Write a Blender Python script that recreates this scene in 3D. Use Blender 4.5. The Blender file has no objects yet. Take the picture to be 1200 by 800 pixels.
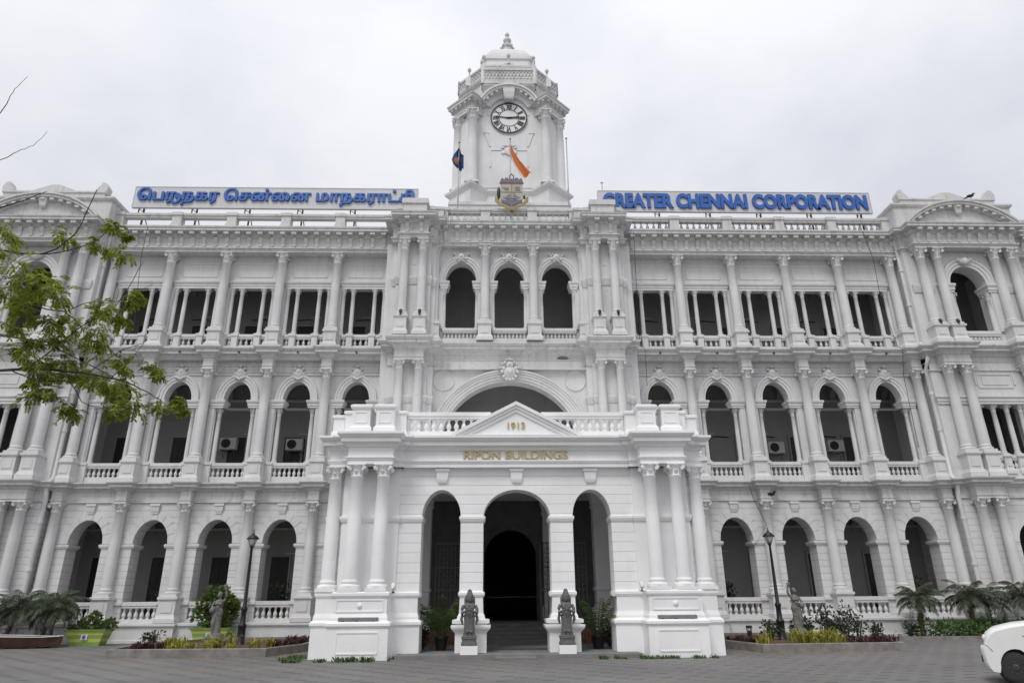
import bpy, bmesh, math, random
from mathutils import Vector, Matrix
R = math.radians
PI = math.pi
rnd = random.Random(7)
S = bpy.context.scene
COL = S.collection

# ------------------------------------------------------------------ camera
def cam_axes(pit, yaw, rol):
    exr = Vector((math.cos(yaw), -math.sin(yaw), 0)); eyr = Vector((math.sin(yaw), math.cos(yaw), 0)); ez = Vector((0, 0, 1))
    fw = eyr * math.cos(pit) + ez * math.sin(pit)
    u = -eyr * math.sin(pit) + ez * math.cos(pit)
    a = exr * math.cos(rol) + u * math.sin(rol)
    b = -exr * math.sin(rol) + u * math.cos(rol)
    return a, b, fw
ca, cb, cf = cam_axes(R(20.70), R(1.679), R(-0.4406))
cam = bpy.data.cameras.new('camera')
cam.sensor_width = 36.0; cam.sensor_fit = 'HORIZONTAL'; cam.lens = 789.45 / 1200 * 36
cam.clip_start = 0.1; cam.clip_end = 2000
camo = bpy.data.objects.new('camera', cam); COL.objects.link(camo)
camo.matrix_world = Matrix(((ca.x, cb.x, -cf.x, -0.87), (ca.y, cb.y, -cf.y, -34.97), (ca.z, cb.z, -cf.z, 1.92), (0, 0, 0, 1)))
S.camera = camo

# ------------------------------------------------------------------ world, sun, exposure
SUN_EL, SUN_AZ = R(58), R(205)          # azimuth from +Y clockwise: the sun stands behind the camera, veiled by cloud
w = bpy.data.worlds.new('World'); S.world = w; w.use_nodes = True
nt = w.node_tree; N = nt.nodes; L = nt.links
bg = N['Background']
sky = N.new('ShaderNodeTexSky'); sky.sky_type = 'NISHITA'; sky.sun_disc = False
sky.sun_elevation = SUN_EL; sky.sun_rotation = SUN_AZ
sky.dust_density = 3.0
tc = N.new('ShaderNodeTexCoord')
sep = N.new('ShaderNodeSeparateXYZ'); L.new(tc.outputs['Generated'], sep.inputs[0])
# clouds laid out on a flat layer overhead: direction / height
mx = N.new('ShaderNodeMath'); mx.operation = 'MAXIMUM'; mx.inputs[1].default_value = 0.0; L.new(sep.outputs[2], mx.inputs[0])
ad = N.new('ShaderNodeMath'); ad.operation = 'ADD'; ad.inputs[1].default_value = 0.35; L.new(mx.outputs[0], ad.inputs[0])
dv = N.new('ShaderNodeVectorMath'); dv.operation = 'DIVIDE'; L.new(tc.outputs['Generated'], dv.inputs[0])
cmb = N.new('ShaderNodeCombineXYZ')
for i in range(3): L.new(ad.outputs[0], cmb.inputs[i])
L.new(cmb.outputs[0], dv.inputs[1])
noi = N.new('ShaderNodeTexNoise'); noi.inputs['Scale'].default_value = 2.1; noi.inputs['Detail'].default_value = 6; noi.inputs['Roughness'].default_value = 0.55
L.new(dv.outputs[0], noi.inputs['Vector'])
cr = N.new('ShaderNodeValToRGB')
cr.color_ramp.elements[0].position = 0.36; cr.color_ramp.elements[0].color = (7.1, 7.25, 7.95, 1)
cr.color_ramp.elements[1].position = 0.62; cr.color_ramp.elements[1].color = (8.7, 8.72, 9.12, 1)
L.new(noi.outputs[0], cr.inputs[0])
# overcast sky: brighter towards the zenith
gr = N.new('ShaderNodeMapRange'); gr.inputs['From Min'].default_value = 0.0; gr.inputs['From Max'].default_value = 1.0
gr.inputs['To Min'].default_value = 0.87; gr.inputs['To Max'].default_value = 1.45
pw = N.new('ShaderNodeMath'); pw.operation = 'POWER'; pw.inputs[1].default_value = 2.2; L.new(mx.outputs[0], pw.inputs[0])
L.new(pw.outputs[0], gr.inputs['Value'])
mul = N.new('ShaderNodeVectorMath'); mul.operation = 'SCALE'; L.new(cr.outputs[0], mul.inputs[0]); L.new(gr.outputs[0], mul.inputs['Scale'])
mixs = N.new('ShaderNodeMixRGB'); mixs.inputs['Fac'].default_value = 0.93
L.new(sky.outputs[0], mixs.inputs[1]); L.new(mul.outputs[0], mixs.inputs[2])
L.new(mixs.outputs[0], bg.inputs['Color']); bg.inputs['Strength'].default_value = 0.105
sun = bpy.data.lights.new('sun', 'SUN'); sun.energy = 1.6; sun.angle = R(20); sun.color = (1, 0.97, 0.92)
suno = bpy.data.objects.new('sun', sun); COL.objects.link(suno)
sd = Vector((math.sin(SUN_AZ) * math.cos(SUN_EL), math.cos(SUN_AZ) * math.cos(SUN_EL), math.sin(SUN_EL)))
suno.rotation_euler = (-sd).to_track_quat('-Z', 'Y').to_euler(); suno.location = sd * 60
S.view_settings.view_transform = 'Standard'; S.view_settings.look = 'None'; S.view_settings.gamma = 1
S.view_settings.exposure = 0.0
S.render.engine = 'CYCLES'; S.cycles.max_bounces = 6; S.cycles.diffuse_bounces = 4
S.cycles.use_denoising = True

# ------------------------------------------------------------------ materials
def newmat(name):
    m = bpy.data.materials.new(name); m.use_nodes = True
    return m, m.node_tree, m.node_tree.nodes['Principled BSDF']
def noise(t, vec, scale, detail=5, rough=0.6):
    n = t.nodes.new('ShaderNodeTexNoise'); n.inputs['Scale'].default_value = scale; n.inputs['Detail'].default_value = detail; n.inputs['Roughness'].default_value = rough
    if vec: t.links.new(vec, n.inputs['Vector'])
    return n.outputs[0]
def ramp(t, fac, stops):
    r = t.nodes.new('ShaderNodeValToRGB')
    while len(r.color_ramp.elements) < len(stops): r.color_ramp.elements.new(0.5)
    for e, (p, c) in zip(r.color_ramp.elements, stops):
        e.position = p; e.color = (c, c, c, 1) if not hasattr(c, '__len__') else (*c, 1)
    t.links.new(fac, r.inputs[0]); return r.outputs[0]
def mixc(t, fac, a, b, mode='MIX'):
    m = t.nodes.new('ShaderNodeMixRGB'); m.blend_type = mode
    for s, v in ((m.inputs[0], fac), (m.inputs[1], a), (m.inputs[2], b)):
        if hasattr(v, 'is_output'): t.links.new(v, s)
        elif hasattr(v, '__len__'): s.default_value = (*v, 1)
        else: s.default_value = v
    return m.outputs[0]
def mathn(t, op, a, b=None):
    m = t.nodes.new('ShaderNodeMath'); m.operation = op
    for s, v in zip(m.inputs, (a, b)):
        if v is None: continue
        if hasattr(v, 'is_output'): t.links.new(v, s)
        else: s.default_value = v
    return m.outputs[0]
def coords(t, scale=(1, 1, 1)):
    g = t.nodes.new('ShaderNodeNewGeometry')
    mp = t.nodes.new('ShaderNodeMapping'); mp.inputs['Scale'].default_value = scale
    t.links.new(g.outputs['Position'], mp.inputs[0]); return mp.outputs[0]
def bump(t, h, bs, strength=0.3, dist=0.02):
    b = t.nodes.new('ShaderNodeBump'); b.inputs['Strength'].default_value = strength; b.inputs['Distance'].default_value = dist
    t.links.new(h, b.inputs['Height']); t.links.new(b.outputs[0], bs.inputs['Normal'])
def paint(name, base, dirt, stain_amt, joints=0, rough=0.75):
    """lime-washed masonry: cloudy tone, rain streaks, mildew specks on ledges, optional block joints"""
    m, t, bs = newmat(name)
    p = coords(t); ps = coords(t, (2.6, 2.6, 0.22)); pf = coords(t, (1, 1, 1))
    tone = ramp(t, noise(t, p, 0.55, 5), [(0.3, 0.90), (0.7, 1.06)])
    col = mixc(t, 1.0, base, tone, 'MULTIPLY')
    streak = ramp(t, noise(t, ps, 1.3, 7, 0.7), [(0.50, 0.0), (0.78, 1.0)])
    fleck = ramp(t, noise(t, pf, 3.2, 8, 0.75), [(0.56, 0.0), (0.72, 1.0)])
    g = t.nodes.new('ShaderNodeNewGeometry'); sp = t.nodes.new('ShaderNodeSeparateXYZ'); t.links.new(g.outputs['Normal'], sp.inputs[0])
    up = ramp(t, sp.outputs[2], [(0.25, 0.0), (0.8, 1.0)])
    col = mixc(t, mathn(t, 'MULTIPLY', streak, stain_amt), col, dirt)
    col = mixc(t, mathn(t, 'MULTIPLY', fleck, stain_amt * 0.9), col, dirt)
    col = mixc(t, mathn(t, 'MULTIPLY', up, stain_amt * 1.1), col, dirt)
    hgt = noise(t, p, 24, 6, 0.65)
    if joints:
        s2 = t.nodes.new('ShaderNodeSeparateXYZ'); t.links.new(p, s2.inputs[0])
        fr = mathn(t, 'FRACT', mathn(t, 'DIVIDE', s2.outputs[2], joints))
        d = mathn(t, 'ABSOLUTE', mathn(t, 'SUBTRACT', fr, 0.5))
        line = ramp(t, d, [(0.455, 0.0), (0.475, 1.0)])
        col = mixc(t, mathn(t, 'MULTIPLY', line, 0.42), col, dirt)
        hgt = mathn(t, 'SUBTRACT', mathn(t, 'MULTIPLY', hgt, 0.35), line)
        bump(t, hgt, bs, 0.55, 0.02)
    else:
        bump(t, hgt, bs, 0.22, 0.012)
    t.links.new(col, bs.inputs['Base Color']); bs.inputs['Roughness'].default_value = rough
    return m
M = {}
M['fresh'] = paint('fresh_white_paint', (0.86, 0.86, 0.86), (0.55, 0.54, 0.51), 0.10)
M['fresh_joint'] = paint('fresh_white_blockwork', (0.86, 0.86, 0.86), (0.50, 0.49, 0.47), 0.10, 0.34)
M['aged'] = paint('aged_white_paint', (0.68, 0.68, 0.675), (0.21, 0.21, 0.195), 0.27)
M['aged_joint'] = paint('aged_white_blockwork', (0.68, 0.68, 0.675), (0.21, 0.21, 0.195), 0.25, 0.32)
M['aged_dark'] = paint('weathered_white_paint', (0.65, 0.65, 0.64), (0.10, 0.10, 0.09), 0.46)
M['tower'] = paint('tower_white_paint', (0.76, 0.76, 0.76), (0.30, 0.30, 0.285), 0.22)
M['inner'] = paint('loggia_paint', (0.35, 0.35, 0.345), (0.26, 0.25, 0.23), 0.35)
def plain(name, c, rough=0.6, var=0.12, scale=9, metal=0.0, bmp=0.0):
    m, t, bs = newmat(name)
    tcn = t.nodes.new('ShaderNodeTexCoord')
    n = noise(t, tcn.outputs['Object'], scale, 6)
    k = ramp(t, n, [(0.3, 1 - var), (0.7, 1 + var)])
    t.links.new(mixc(t, 1.0, c, k, 'MULTIPLY'), bs.inputs['Base Color'])
    bs.inputs['Roughness'].default_value = rough; bs.inputs['Metallic'].default_value = metal
    if bmp: bump(t, n, bs, bmp, 0.02)
    return m
M['board'] = plain('sign_board_paint', (0.60, 0.60, 0.605), 0.5, 0.08, 1.5)
M['blue'] = plain('blue_letter_paint', (0.026, 0.115, 0.42), 0.45, 0.2, 2)
M['gold'] = plain('gilt', (0.50, 0.40, 0.19), 0.4, 0.15, 6, 0.35)
M['black'] = plain('black_iron_paint', (0.012, 0.012, 0.013), 0.4, 0.2)
M['ink'] = plain('clock_black', (0.02, 0.02, 0.022), 0.5, 0.1)
M['clockwhite'] = plain('clock_white', (0.74, 0.75, 0.75), 0.4, 0.05)
M['doorwood'] = plain('dark_door', (0.035, 0.03, 0.027), 0.5, 0.3)
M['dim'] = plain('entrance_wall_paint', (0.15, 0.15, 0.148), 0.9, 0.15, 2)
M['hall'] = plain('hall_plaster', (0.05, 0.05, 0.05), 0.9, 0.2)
M['stone'] = plain('grey_granite_carving', (0.125, 0.124, 0.122), 0.75, 0.45, 14, 0, 0.5)
M['stone_l'] = plain('light_stone_carving', (0.17, 0.165, 0.155), 0.8, 0.4, 12, 0, 0.4)
M['steel'] = plain('galvanised_steel', (0.28, 0.28, 0.28), 0.4, 0.2, 6, 0.6)
M['rust'] = plain('rusty_steel', (0.12, 0.06, 0.035), 0.8, 0.5, 6)
M['pipe'] = plain('painted_pipe', (0.66, 0.66, 0.655), 0.5, 0.1, 2)
M['kerb'] = plain('concrete_kerb', (0.205, 0.195, 0.18), 0.9, 0.3, 3, 0, 0.4)
M['terracotta'] = plain('brick_red_paint', (0.30, 0.13, 0.06), 0.8, 0.3)
M['sand'] = plain('sandy_earth', (0.22, 0.165, 0.125), 0.95, 0.3, 1.5, 0, 0.3)
M['soil'] = plain('garden_soil', (0.10, 0.055, 0.035), 0.95, 0.5, 6, 0, 0.6)
M['bark'] = plain('bark', (0.05, 0.042, 0.036), 0.9, 0.4, 20, 0, 0.6)
M['trunk'] = plain('palm_trunk_fibre', (0.085, 0.06, 0.042), 0.95, 0.5, 16, 0, 0.8)
M['carwhite'] = plain('white_car_paint', (0.78, 0.78, 0.76), 0.22, 0.02)
M['tyre'] = plain('tyre_rubber', (0.028, 0.028, 0.028), 0.85, 0.2)
M['rim'] = plain('dark_wheel', (0.055, 0.055, 0.058), 0.45, 0.3, 8, 0.4)
M['trim'] = plain('black_plastic', (0.015, 0.015, 0.016), 0.55, 0.1)
M['amber'] = plain('amber_lens', (0.45, 0.2, 0.05), 0.25, 0.05)
M['orange'] = plain('saffron_cloth', (0.58, 0.15, 0.03), 0.85, 0.1, 4)
M['whitecloth'] = plain('white_cloth', (0.75, 0.74, 0.72), 0.85, 0.1, 4)
M['greencloth'] = plain('green_cloth', (0.04, 0.20, 0.06), 0.85, 0.1, 4)
M['bluecloth'] = plain('blue_cloth', (0.012, 0.06, 0.17), 0.85, 0.3, 5)
M['cream'] = plain('cream_enamel', (0.44, 0.40, 0.36), 0.5, 0.12, 4)
M['lilac'] = plain('lilac_enamel', (0.135, 0.135, 0.20), 0.5, 0.25, 9)
M['tan'] = plain('tan_ribbon', (0.32, 0.24, 0.11), 0.5, 0.25, 7)
M['acwhite'] = plain('appliance_white', (0.68, 0.66, 0.62), 0.5, 0.1)
M['crow'] = plain('black_feathers', (0.012, 0.012, 0.014), 0.6, 0.3)
M['stripe_y'] = plain('yellow_planter_paint', (0.50, 0.50, 0.10), 0.5, 0.12, 3)
M['stripe_g'] = plain('green_planter_paint', (0.20, 0.36, 0.10), 0.5, 0.12, 3)
M['trough'] = plain('brown_varnish', (0.085, 0.048, 0.03), 0.4, 0.4, 2)
M['slab'] = plain('grey_stone_paving', (0.19, 0.185, 0.18), 0.8, 0.2, 2, 0, 0.2)
M['rail'] = plain('grille_paint', (0.22, 0.22, 0.22), 0.5, 0.15)
def glassmat():
    m, t, bs = newmat('window_glass'); bs.inputs['Base Color'].default_value = (0.02, 0.025, 0.03, 1); bs.inputs['Roughness'].default_value = 0.05
    return m
M['glass'] = glassmat()
def lampglass():
    m, t, bs = newmat('frosted_lamp_glass'); bs.inputs['Base Color'].default_value = (0.62, 0.62, 0.6, 1); bs.inputs['Roughness'].default_value = 0.3
    return m
M['lampglass'] = lampglass()
def leafmat(name, c1, c2, trans=0.25):
    m, t, bs = newmat(name)
    oi = t.nodes.new('ShaderNodeNewGeometry')
    n = noise(t, coords(t), 5.0, 4)
    n2 = mathn(t, 'ADD', mathn(t, 'MULTIPLY', oi.outputs['Random Per Island'], 0.6), mathn(t, 'MULTIPLY', n, 0.4))
    c = ramp(t, n2, [(0.15, c1), (0.8, c2)])
    t.links.new(c, bs.inputs['Base Color']); bs.inputs['Roughness'].default_value = 0.55
    tr = t.nodes.new('ShaderNodeBsdfTranslucent'); t.links.new(c, tr.inputs[0])
    mxs = t.nodes.new('ShaderNodeMixShader'); mxs.inputs[0].default_value = trans
    out = t.nodes['Material Output']
    t.links.new(bs.outputs[0], mxs.inputs[1]); t.links.new(tr.outputs[0], mxs.inputs[2]); t.links.new(mxs.outputs[0], out.inputs[0])
    return m
M['leaf'] = leafmat('tree_leaf', (0.06, 0.115, 0.012), (0.36, 0.39, 0.045), 0.48)
M['palmleaf'] = leafmat('palm_leaf', (0.035, 0.055, 0.028), (0.115, 0.145, 0.085))
M['areca'] = leafmat('areca_leaf', (0.035, 0.085, 0.015), (0.12, 0.17, 0.035))
M['hedge'] = leafmat('shrub_leaf', (0.028, 0.08, 0.016), (0.12, 0.21, 0.045))
M['darkleaf'] = leafmat('dark_shrub_leaf', (0.02, 0.038, 0.02), (0.06, 0.085, 0.042))
M['yellowleaf'] = leafmat('yellow_green_leaf', (0.15, 0.19, 0.02), (0.50, 0.44, 0.08))
M['redleaf'] = leafmat('maroon_leaf', (0.045, 0.018, 0.02), (0.13, 0.055, 0.06))
M['grass'] = leafmat('grass_blade', (0.03, 0.075, 0.012), (0.09, 0.15, 0.03))
def ground_mat():
    m, t, bs = newmat('concrete_pavers')
    p = coords(t); s = t.nodes.new('ShaderNodeSeparateXYZ'); t.links.new(p, s.inputs[0])
    br = t.nodes.new('ShaderNodeTexBrick'); br.inputs['Scale'].default_value = 1.0
    br.inputs['Brick Width'].default_value = 0.22; br.inputs['Row Height'].default_value = 0.11; br.inputs['Mortar Size'].default_value = 0.006
    br.inputs['Color1'].default_value = (0.158, 0.153, 0.147, 1); br.inputs['Color2'].default_value = (0.176, 0.171, 0.164, 1); br.inputs['Mortar'].default_value = (0.128, 0.124, 0.118, 1)
    t.links.new(p, br.inputs['Vector'])
    # darker pavers laid in a regular scatter
    row = mathn(t, 'FLOOR', mathn(t, 'DIVIDE', s.outputs[1], 0.33))
    u = mathn(t, 'ADD', mathn(t, 'DIVIDE', s.outputs[0], 1.10), mathn(t, 'MULTIPLY', row, 0.30))
    cell = t.nodes.new('ShaderNodeCombineXYZ'); t.links.new(mathn(t, 'FLOOR', u), cell.inputs[0]); t.links.new(row, cell.inputs[1])
    wn = t.nodes.new('ShaderNodeTexWhiteNoise'); wn.noise_dimensions = '2D'; t.links.new(cell.outputs[0], wn.inputs['Vector'])
    fx = mathn(t, 'LESS_THAN', mathn(t, 'FRACT', u), 0.30)
    fy = mathn(t, 'LESS_THAN', mathn(t, 'FRACT', mathn(t, 'DIVIDE', s.outputs[1], 0.33)), 0.5)
    msk = mathn(t, 'MULTIPLY', mathn(t, 'MULTIPLY', fx, fy), ramp(t, wn.outputs['Value'], [(0.1, 0.2), (0.6, 0.8)]))
    col = mixc(t, msk, br.outputs['Color'], (0.060, 0.059, 0.057))
    dirt = ramp(t, noise(t, p, 0.22, 6), [(0.35, 0.80), (0.68, 1.12)])
    col = mixc(t, 1.0, col, dirt, 'MULTIPLY')
    earth = ramp(t, noise(t, p, 0.5, 5), [(0.56, 0.0), (0.72, 0.30)])
    col = mixc(t, earth, col, (0.23, 0.165, 0.115))
    t.links.new(col, bs.inputs['Base Color']); bs.inputs['Roughness'].default_value = 0.85
    bump(t, br.outputs['Fac'], bs, -0.2, 0.004)
    return m
M['ground'] = ground_mat()

# ------------------------------------------------------------------ mesh helpers
class MB:
    def __init__(s): s.v = []; s.f = []; s.smooth = set()
    def add(s, vs, fs, smooth=False):
        o = len(s.v); s.v += [tuple(p) for p in vs]
        for f in fs:
            if smooth: s.smooth.add(len(s.f))
            s.f.append([i + o for i in f])
    def box(s, x0, x1, y0, y1, z0, z1):
        s.add([(x0, y0, z0), (x1, y0, z0), (x1, y1, z0), (x0, y1, z0), (x0, y0, z1), (x1, y0, z1), (x1, y1, z1), (x0, y1, z1)],
              [(0, 3, 2, 1), (4, 5, 6, 7), (0, 1, 5, 4), (1, 2, 6, 5), (2, 3, 7, 6), (3, 0, 4, 7)]); return s
    def loft(s, rings, smooth=False, cap=True, closed=True):
        n = len(rings[0]); vs = [p for r in rings for p in r]; fs = []
        for i in range(len(rings) - 1):
            for j in range(n if closed else n - 1):
                a = i * n + j; b = i * n + (j + 1) % n
                fs.append((a, b, b + n, a + n))
        s.add(vs, fs, smooth)
        if cap and smooth:
            s.add(rings[0], [list(range(n))[::-1]]); s.add(rings[-1], [list(range(n))])
        elif cap:
            o = len(s.v) - len(vs)
            s.f.append([o + j for j in range(n)][::-1]); s.f.append([o + (len(rings) - 1) * n + j for j in range(n)])
        return s
    def block(s, x0, x1, yf, yb, prof):
        """moulded block: profile (projection, z) carried round the front and both sides with mitred corners"""
        return s.loft([[(x0 - p, yf - p, z), (x1 + p, yf - p, z), (x1 + p, yb, z), (x0 - p, yb, z)] for p, z in prof])
    def block4(s, x0, x1, y0, y1, prof):
        return s.loft([[(x0 - p, y0 - p, z), (x1 + p, y0 - p, z), (x1 + p, y1 + p, z), (x0 - p, y1 + p, z)] for p, z in prof])
    def lathe(s, cx, cy, prof, n=16, rot=0.0, smooth=True, sx=1, sy=1):
        return s.loft([[(cx + r * sx * math.cos(rot + 2 * PI * k / n), cy + r * sy * math.sin(rot + 2 * PI * k / n), z) for k in range(n)] for r, z in prof], smooth)
    def plan(s, pts, prof):
        """polygon plan scaled about its centre: prof = (scale, z)"""
        cx = sum(p[0] for p in pts) / len(pts); cy = sum(p[1] for p in pts) / len(pts)
        return s.loft([[(cx + (x - cx) * k, cy + (y - cy) * k, z) for x, y in pts] for k, z in prof])
    def tube(s, pts, r, n=8, smooth=True):
        pts = [Vector(p) for p in pts]; rings = []
        for i, p in enumerate(pts):
            d = (pts[min(i + 1, len(pts) - 1)] - pts[max(i - 1, 0)]).normalized()
            a = d.cross(Vector((0, 0, 1)) if abs(d.z) < 0.95 else Vector((1, 0, 0))).normalized(); b = d.cross(a)
            rr = r[i] if hasattr(r, '__len__') else r
            rings.append([p + a * rr * math.cos(2 * PI * k / n) + b * rr * math.sin(2 * PI * k / n) for k in range(n)])
        return s.loft(rings, smooth)
    def ball(s, c, r, n=10, m=6):
        rx, ry, rz = r if hasattr(r, '__len__') else (r, r, r)
        rings = []
        for i in range(m + 1):
            t = -PI / 2 + PI * (0.04 + 0.92 * i / m)
            rings.append([(c[0] + rx * math.cos(t) * math.cos(2 * PI * k / n), c[1] + ry * math.cos(t) * math.sin(2 * PI * k / n), c[2] + rz * math.sin(t)) for k in range(n)])
        return s.loft(rings, True)
    def prism_y(s, poly, y0, y1):
        """polygon in (x, z) extruded along y"""
        n = len(poly)
        s.add([(x, y0, z) for x, z in poly] + [(x, y1, z) for x, z in poly],
              [list(range(n)), list(range(n, 2 * n))[::-1]] + [(j, j + n, (j + 1) % n + n, (j + 1) % n) for j in range(n)])
        return s
    def arch_panel(s, x0, x1, z0, z1, cx, rx, zs, rz, yf, yb, sill=None, n=16):
        """wall panel with an arched opening, front and back faces and the reveal"""
        sill = z0 if sill is None else sill
        pts = [(cx - rx * math.cos(PI * k / n), zs + rz * math.sin(PI * k / n)) for k in range(n + 1)]
        for y in (yf, yb):
            q = []
            def rect(a, b, c, d):
                q.append([(a, y, c), (b, y, c), (b, y, d), (a, y, d)])
            rect(x0, cx - rx, z0, zs); rect(cx + rx, x1, z0, zs)
            rect(x0, cx - rx, zs, z1); rect(cx + rx, x1, zs, z1)
            if sill > z0: rect(cx - rx, cx + rx, z0, sill)
            for k in range(n):
                (ax, az), (bx, bz) = pts[k], pts[k + 1]
                q.append([(ax, y, az), (bx, y, bz), (bx, y, z1), (ax, y, z1)])
            for p in q: s.add(p, [(0, 1, 2, 3)])
        path = [(cx - rx, sill)] + pts + [(cx + rx, sill)]
        for k in range(len(path) - 1):
            (ax, az), (bx, bz) = path[k], path[k + 1]
            s.add([(ax, yf, az), (bx, yf, bz), (bx, yb, bz), (ax, yb, az)], [(0, 1, 2, 3)], smooth=0 < k < len(path) - 2)
        s.add([(cx - rx, yf, sill), (cx + rx, yf, sill), (cx + rx, yb, sill), (cx - rx, yb, sill)], [(0, 1, 2, 3)])
        for xa in (x0, x1): s.add([(xa, yf, z0), (xa, yb, z0), (xa, yb, z1), (xa, yf, z1)], [(0, 1, 2, 3)])
        s.add([(x0, yf, z1), (x1, yf, z1), (x1, yb, z1), (x0, yb, z1)], [(0, 1, 2, 3)])
        return s
    def arch_band(s, cx, zc, rx, rz, bands, yb, a0=0.0, a1=PI, n=28):
        """moulded archivolt: bands = (extra radius, front y) profile from the inside out"""
        rings = []
        for k in range(n + 1):
            t = a1 + (a0 - a1) * k / n; c, sn = math.cos(t), math.sin(t)
            ring = [(cx + (rx + bands[0][0]) * c, yb, zc + (rz + bands[0][0]) * sn)]
            ring += [(cx + (rx + e) * c, y, zc + (rz + e) * sn) for e, y in bands]
            ring += [(cx + (rx + bands[-1][0]) * c, yb, zc + (rz + bands[-1][0]) * sn)]
            rings.append(ring)
        return s.loft(rings)
    def build(s, name, mat, parent=None, mirror=False, loc=None, link=True):
        vs = [(-x, y, z) for x, y, z in s.v] if mirror else s.v
        me = bpy.data.meshes.new(name); me.from_pydata(vs, [], s.f)
        for i, p in enumerate(me.polygons): p.use_smooth = i in s.smooth
        bm = bmesh.new(); bm.from_mesh(me); bmesh.ops.recalc_face_normals(bm, faces=bm.faces); bm.to_mesh(me); bm.free()
        me.materials.append(M[mat])
        return obj(name, me, parent, loc)
def obj(name, me, parent=None, loc=None, rot=None, scale=None):
    o = bpy.data.objects.new(name, me); COL.objects.link(o)
    if parent: o.parent = parent
    if loc: o.location = loc
    if rot: o.rotation_euler = rot
    if scale: o.scale = scale
    return o
def tag(o, label=None, cat=None, group=None, kind=None):
    if label: o['label'] = label
    if cat: o['category'] = cat
    if group: o['group'] = group
    if kind: o['kind'] = kind
    return o
def thing(name, loc, label, cat, group=None, rz=0.0):
    o = bpy.data.objects.new(name, None); COL.objects.link(o); o.location = loc; o.rotation_euler = (0, 0, rz); o.empty_display_size = 0.3
    return tag(o, label, cat, group)
def text_mesh(txt, width, height, depth, bold=0.0, name='lettering', fuse=0):
    """letters standing in the xz plane, centred on x, base at z 0, front at -depth"""
    c = bpy.data.curves.new(name, 'FONT'); c.body = txt; c.size = 1; c.offset = bold; c.extrude = 0.05; c.resolution_u = 4
    o = bpy.data.objects.new(name, c); COL.objects.link(o)
    bpy.context.view_layer.update()
    me = bpy.data.meshes.new_from_object(o.evaluated_get(bpy.context.evaluated_depsgraph_get()))
    bpy.data.objects.remove(o); bpy.data.curves.remove(c)
    xs = [v.co.x for v in me.vertices]; ys = [v.co.y for v in me.vertices]
    sx = width / (max(xs) - min(xs)); sy = height / (max(ys) - min(ys)); mx_, my = (max(xs) + min(xs)) / 2, min(ys)
    for v in me.vertices:
        x, y, z = v.co; v.co = ((x - mx_) * sx, (-depth if z > 0 else 0.0), (y - my) * sy)
    if fuse:                                                        # fuse overlapping strokes into clean letters
        mb = MB(); mb.v = [tuple(v.co) for v in me.vertices]; mb.f = [list(p.vertices) for p in me.polygons]
        me = voxel_figure(mb, fuse, 0)
        for p in me.polygons: p.use_smooth = False
    return me
def voxel_figure(mb, voxel, smooth_it=3):
    """fuse overlapping lumps into one continuous surface"""
    me = bpy.data.meshes.new('f'); me.from_pydata(mb.v, [], mb.f)
    o = bpy.data.objects.new('f', me); COL.objects.link(o)
    md = o.modifiers.new('r', 'REMESH'); md.mode = 'VOXEL'; md.voxel_size = voxel
    sm = o.modifiers.new('s', 'SMOOTH'); sm.iterations = smooth_it; sm.factor = 0.5
    bpy.context.view_layer.update()
    out = bpy.data.meshes.new_from_object(o.evaluated_get(bpy.context.evaluated_depsgraph_get()))
    bpy.data.objects.remove(o)
    for p in out.polygons: p.use_smooth = True
    return out

# ------------------------------------------------------------------ ground
g = MB(); g.add([(-700, -400, 0), (700, -400, 0), (700, 900, 0), (-700, 900, 0)], [(0, 1, 2, 3)])
tag(g.build('ground', 'ground'), 'grey concrete paver forecourt with scattered darker pavers', None, None, 'structure')

# ================================================================== TOWN HALL
HALL = thing('town_hall', (0, 0, 0), 'white three storey colonial civic building with clock tower and columned porch', 'building')
def clusters(mb, gap=.04):
    """pieces of a mesh that stand apart from one another"""
    n = len(mb.v); par = list(range(n))
    def find(i):
        while par[i] != i: par[i] = par[par[i]]; i = par[i]
        return i
    for f in mb.f:
        a = find(f[0])
        for j in f[1:]: par[find(j)] = a
    isl = {}
    for i in range(n): isl.setdefault(find(i), []).append(i)
    ks = list(isl); bb = []
    for k in ks:
        p = [mb.v[i] for i in isl[k]]; bb.append([min(q[a] for q in p) - gap / 2 for a in range(3)] + [max(q[a] for q in p) + gap / 2 for a in range(3)])
    cp = list(range(len(ks)))
    def fc(i):
        while cp[i] != i: cp[i] = cp[cp[i]]; i = cp[i]
        return i
    for i in range(len(ks)):
        for j in range(i):
            if all(bb[i][a] <= bb[j][a + 3] and bb[j][a] <= bb[i][a + 3] for a in range(3)): cp[fc(i)] = fc(j)
    lab = {}
    for i, k in enumerate(ks): lab[k] = fc(i)
    out = {}
    for fi, f in enumerate(mb.f): out.setdefault(lab[find(f[0])], []).append(fi)
    return list(out.values())
def part(name, mb, mat, parent=HALL, mirror=False, kind=None, split=True):
    cl = clusters(mb) if split and kind is None else [0]
    if len(cl) == 1:
        o = mb.build(name, mat, parent, mirror)
        if kind: o['kind'] = kind
        return o
    for fs in cl:
        m = MB(); mp = {}
        for fi in fs:
            g = []
            for i in mb.f[fi]:
                if i not in mp: mp[i] = len(m.v); m.v.append(mb.v[i])
                g.append(mp[i])
            if fi in mb.smooth: m.smooth.add(len(m.f))
            m.f.append(g)
        o = m.build(name, mat, parent, mirror)
    return o
_cache = {}
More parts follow.
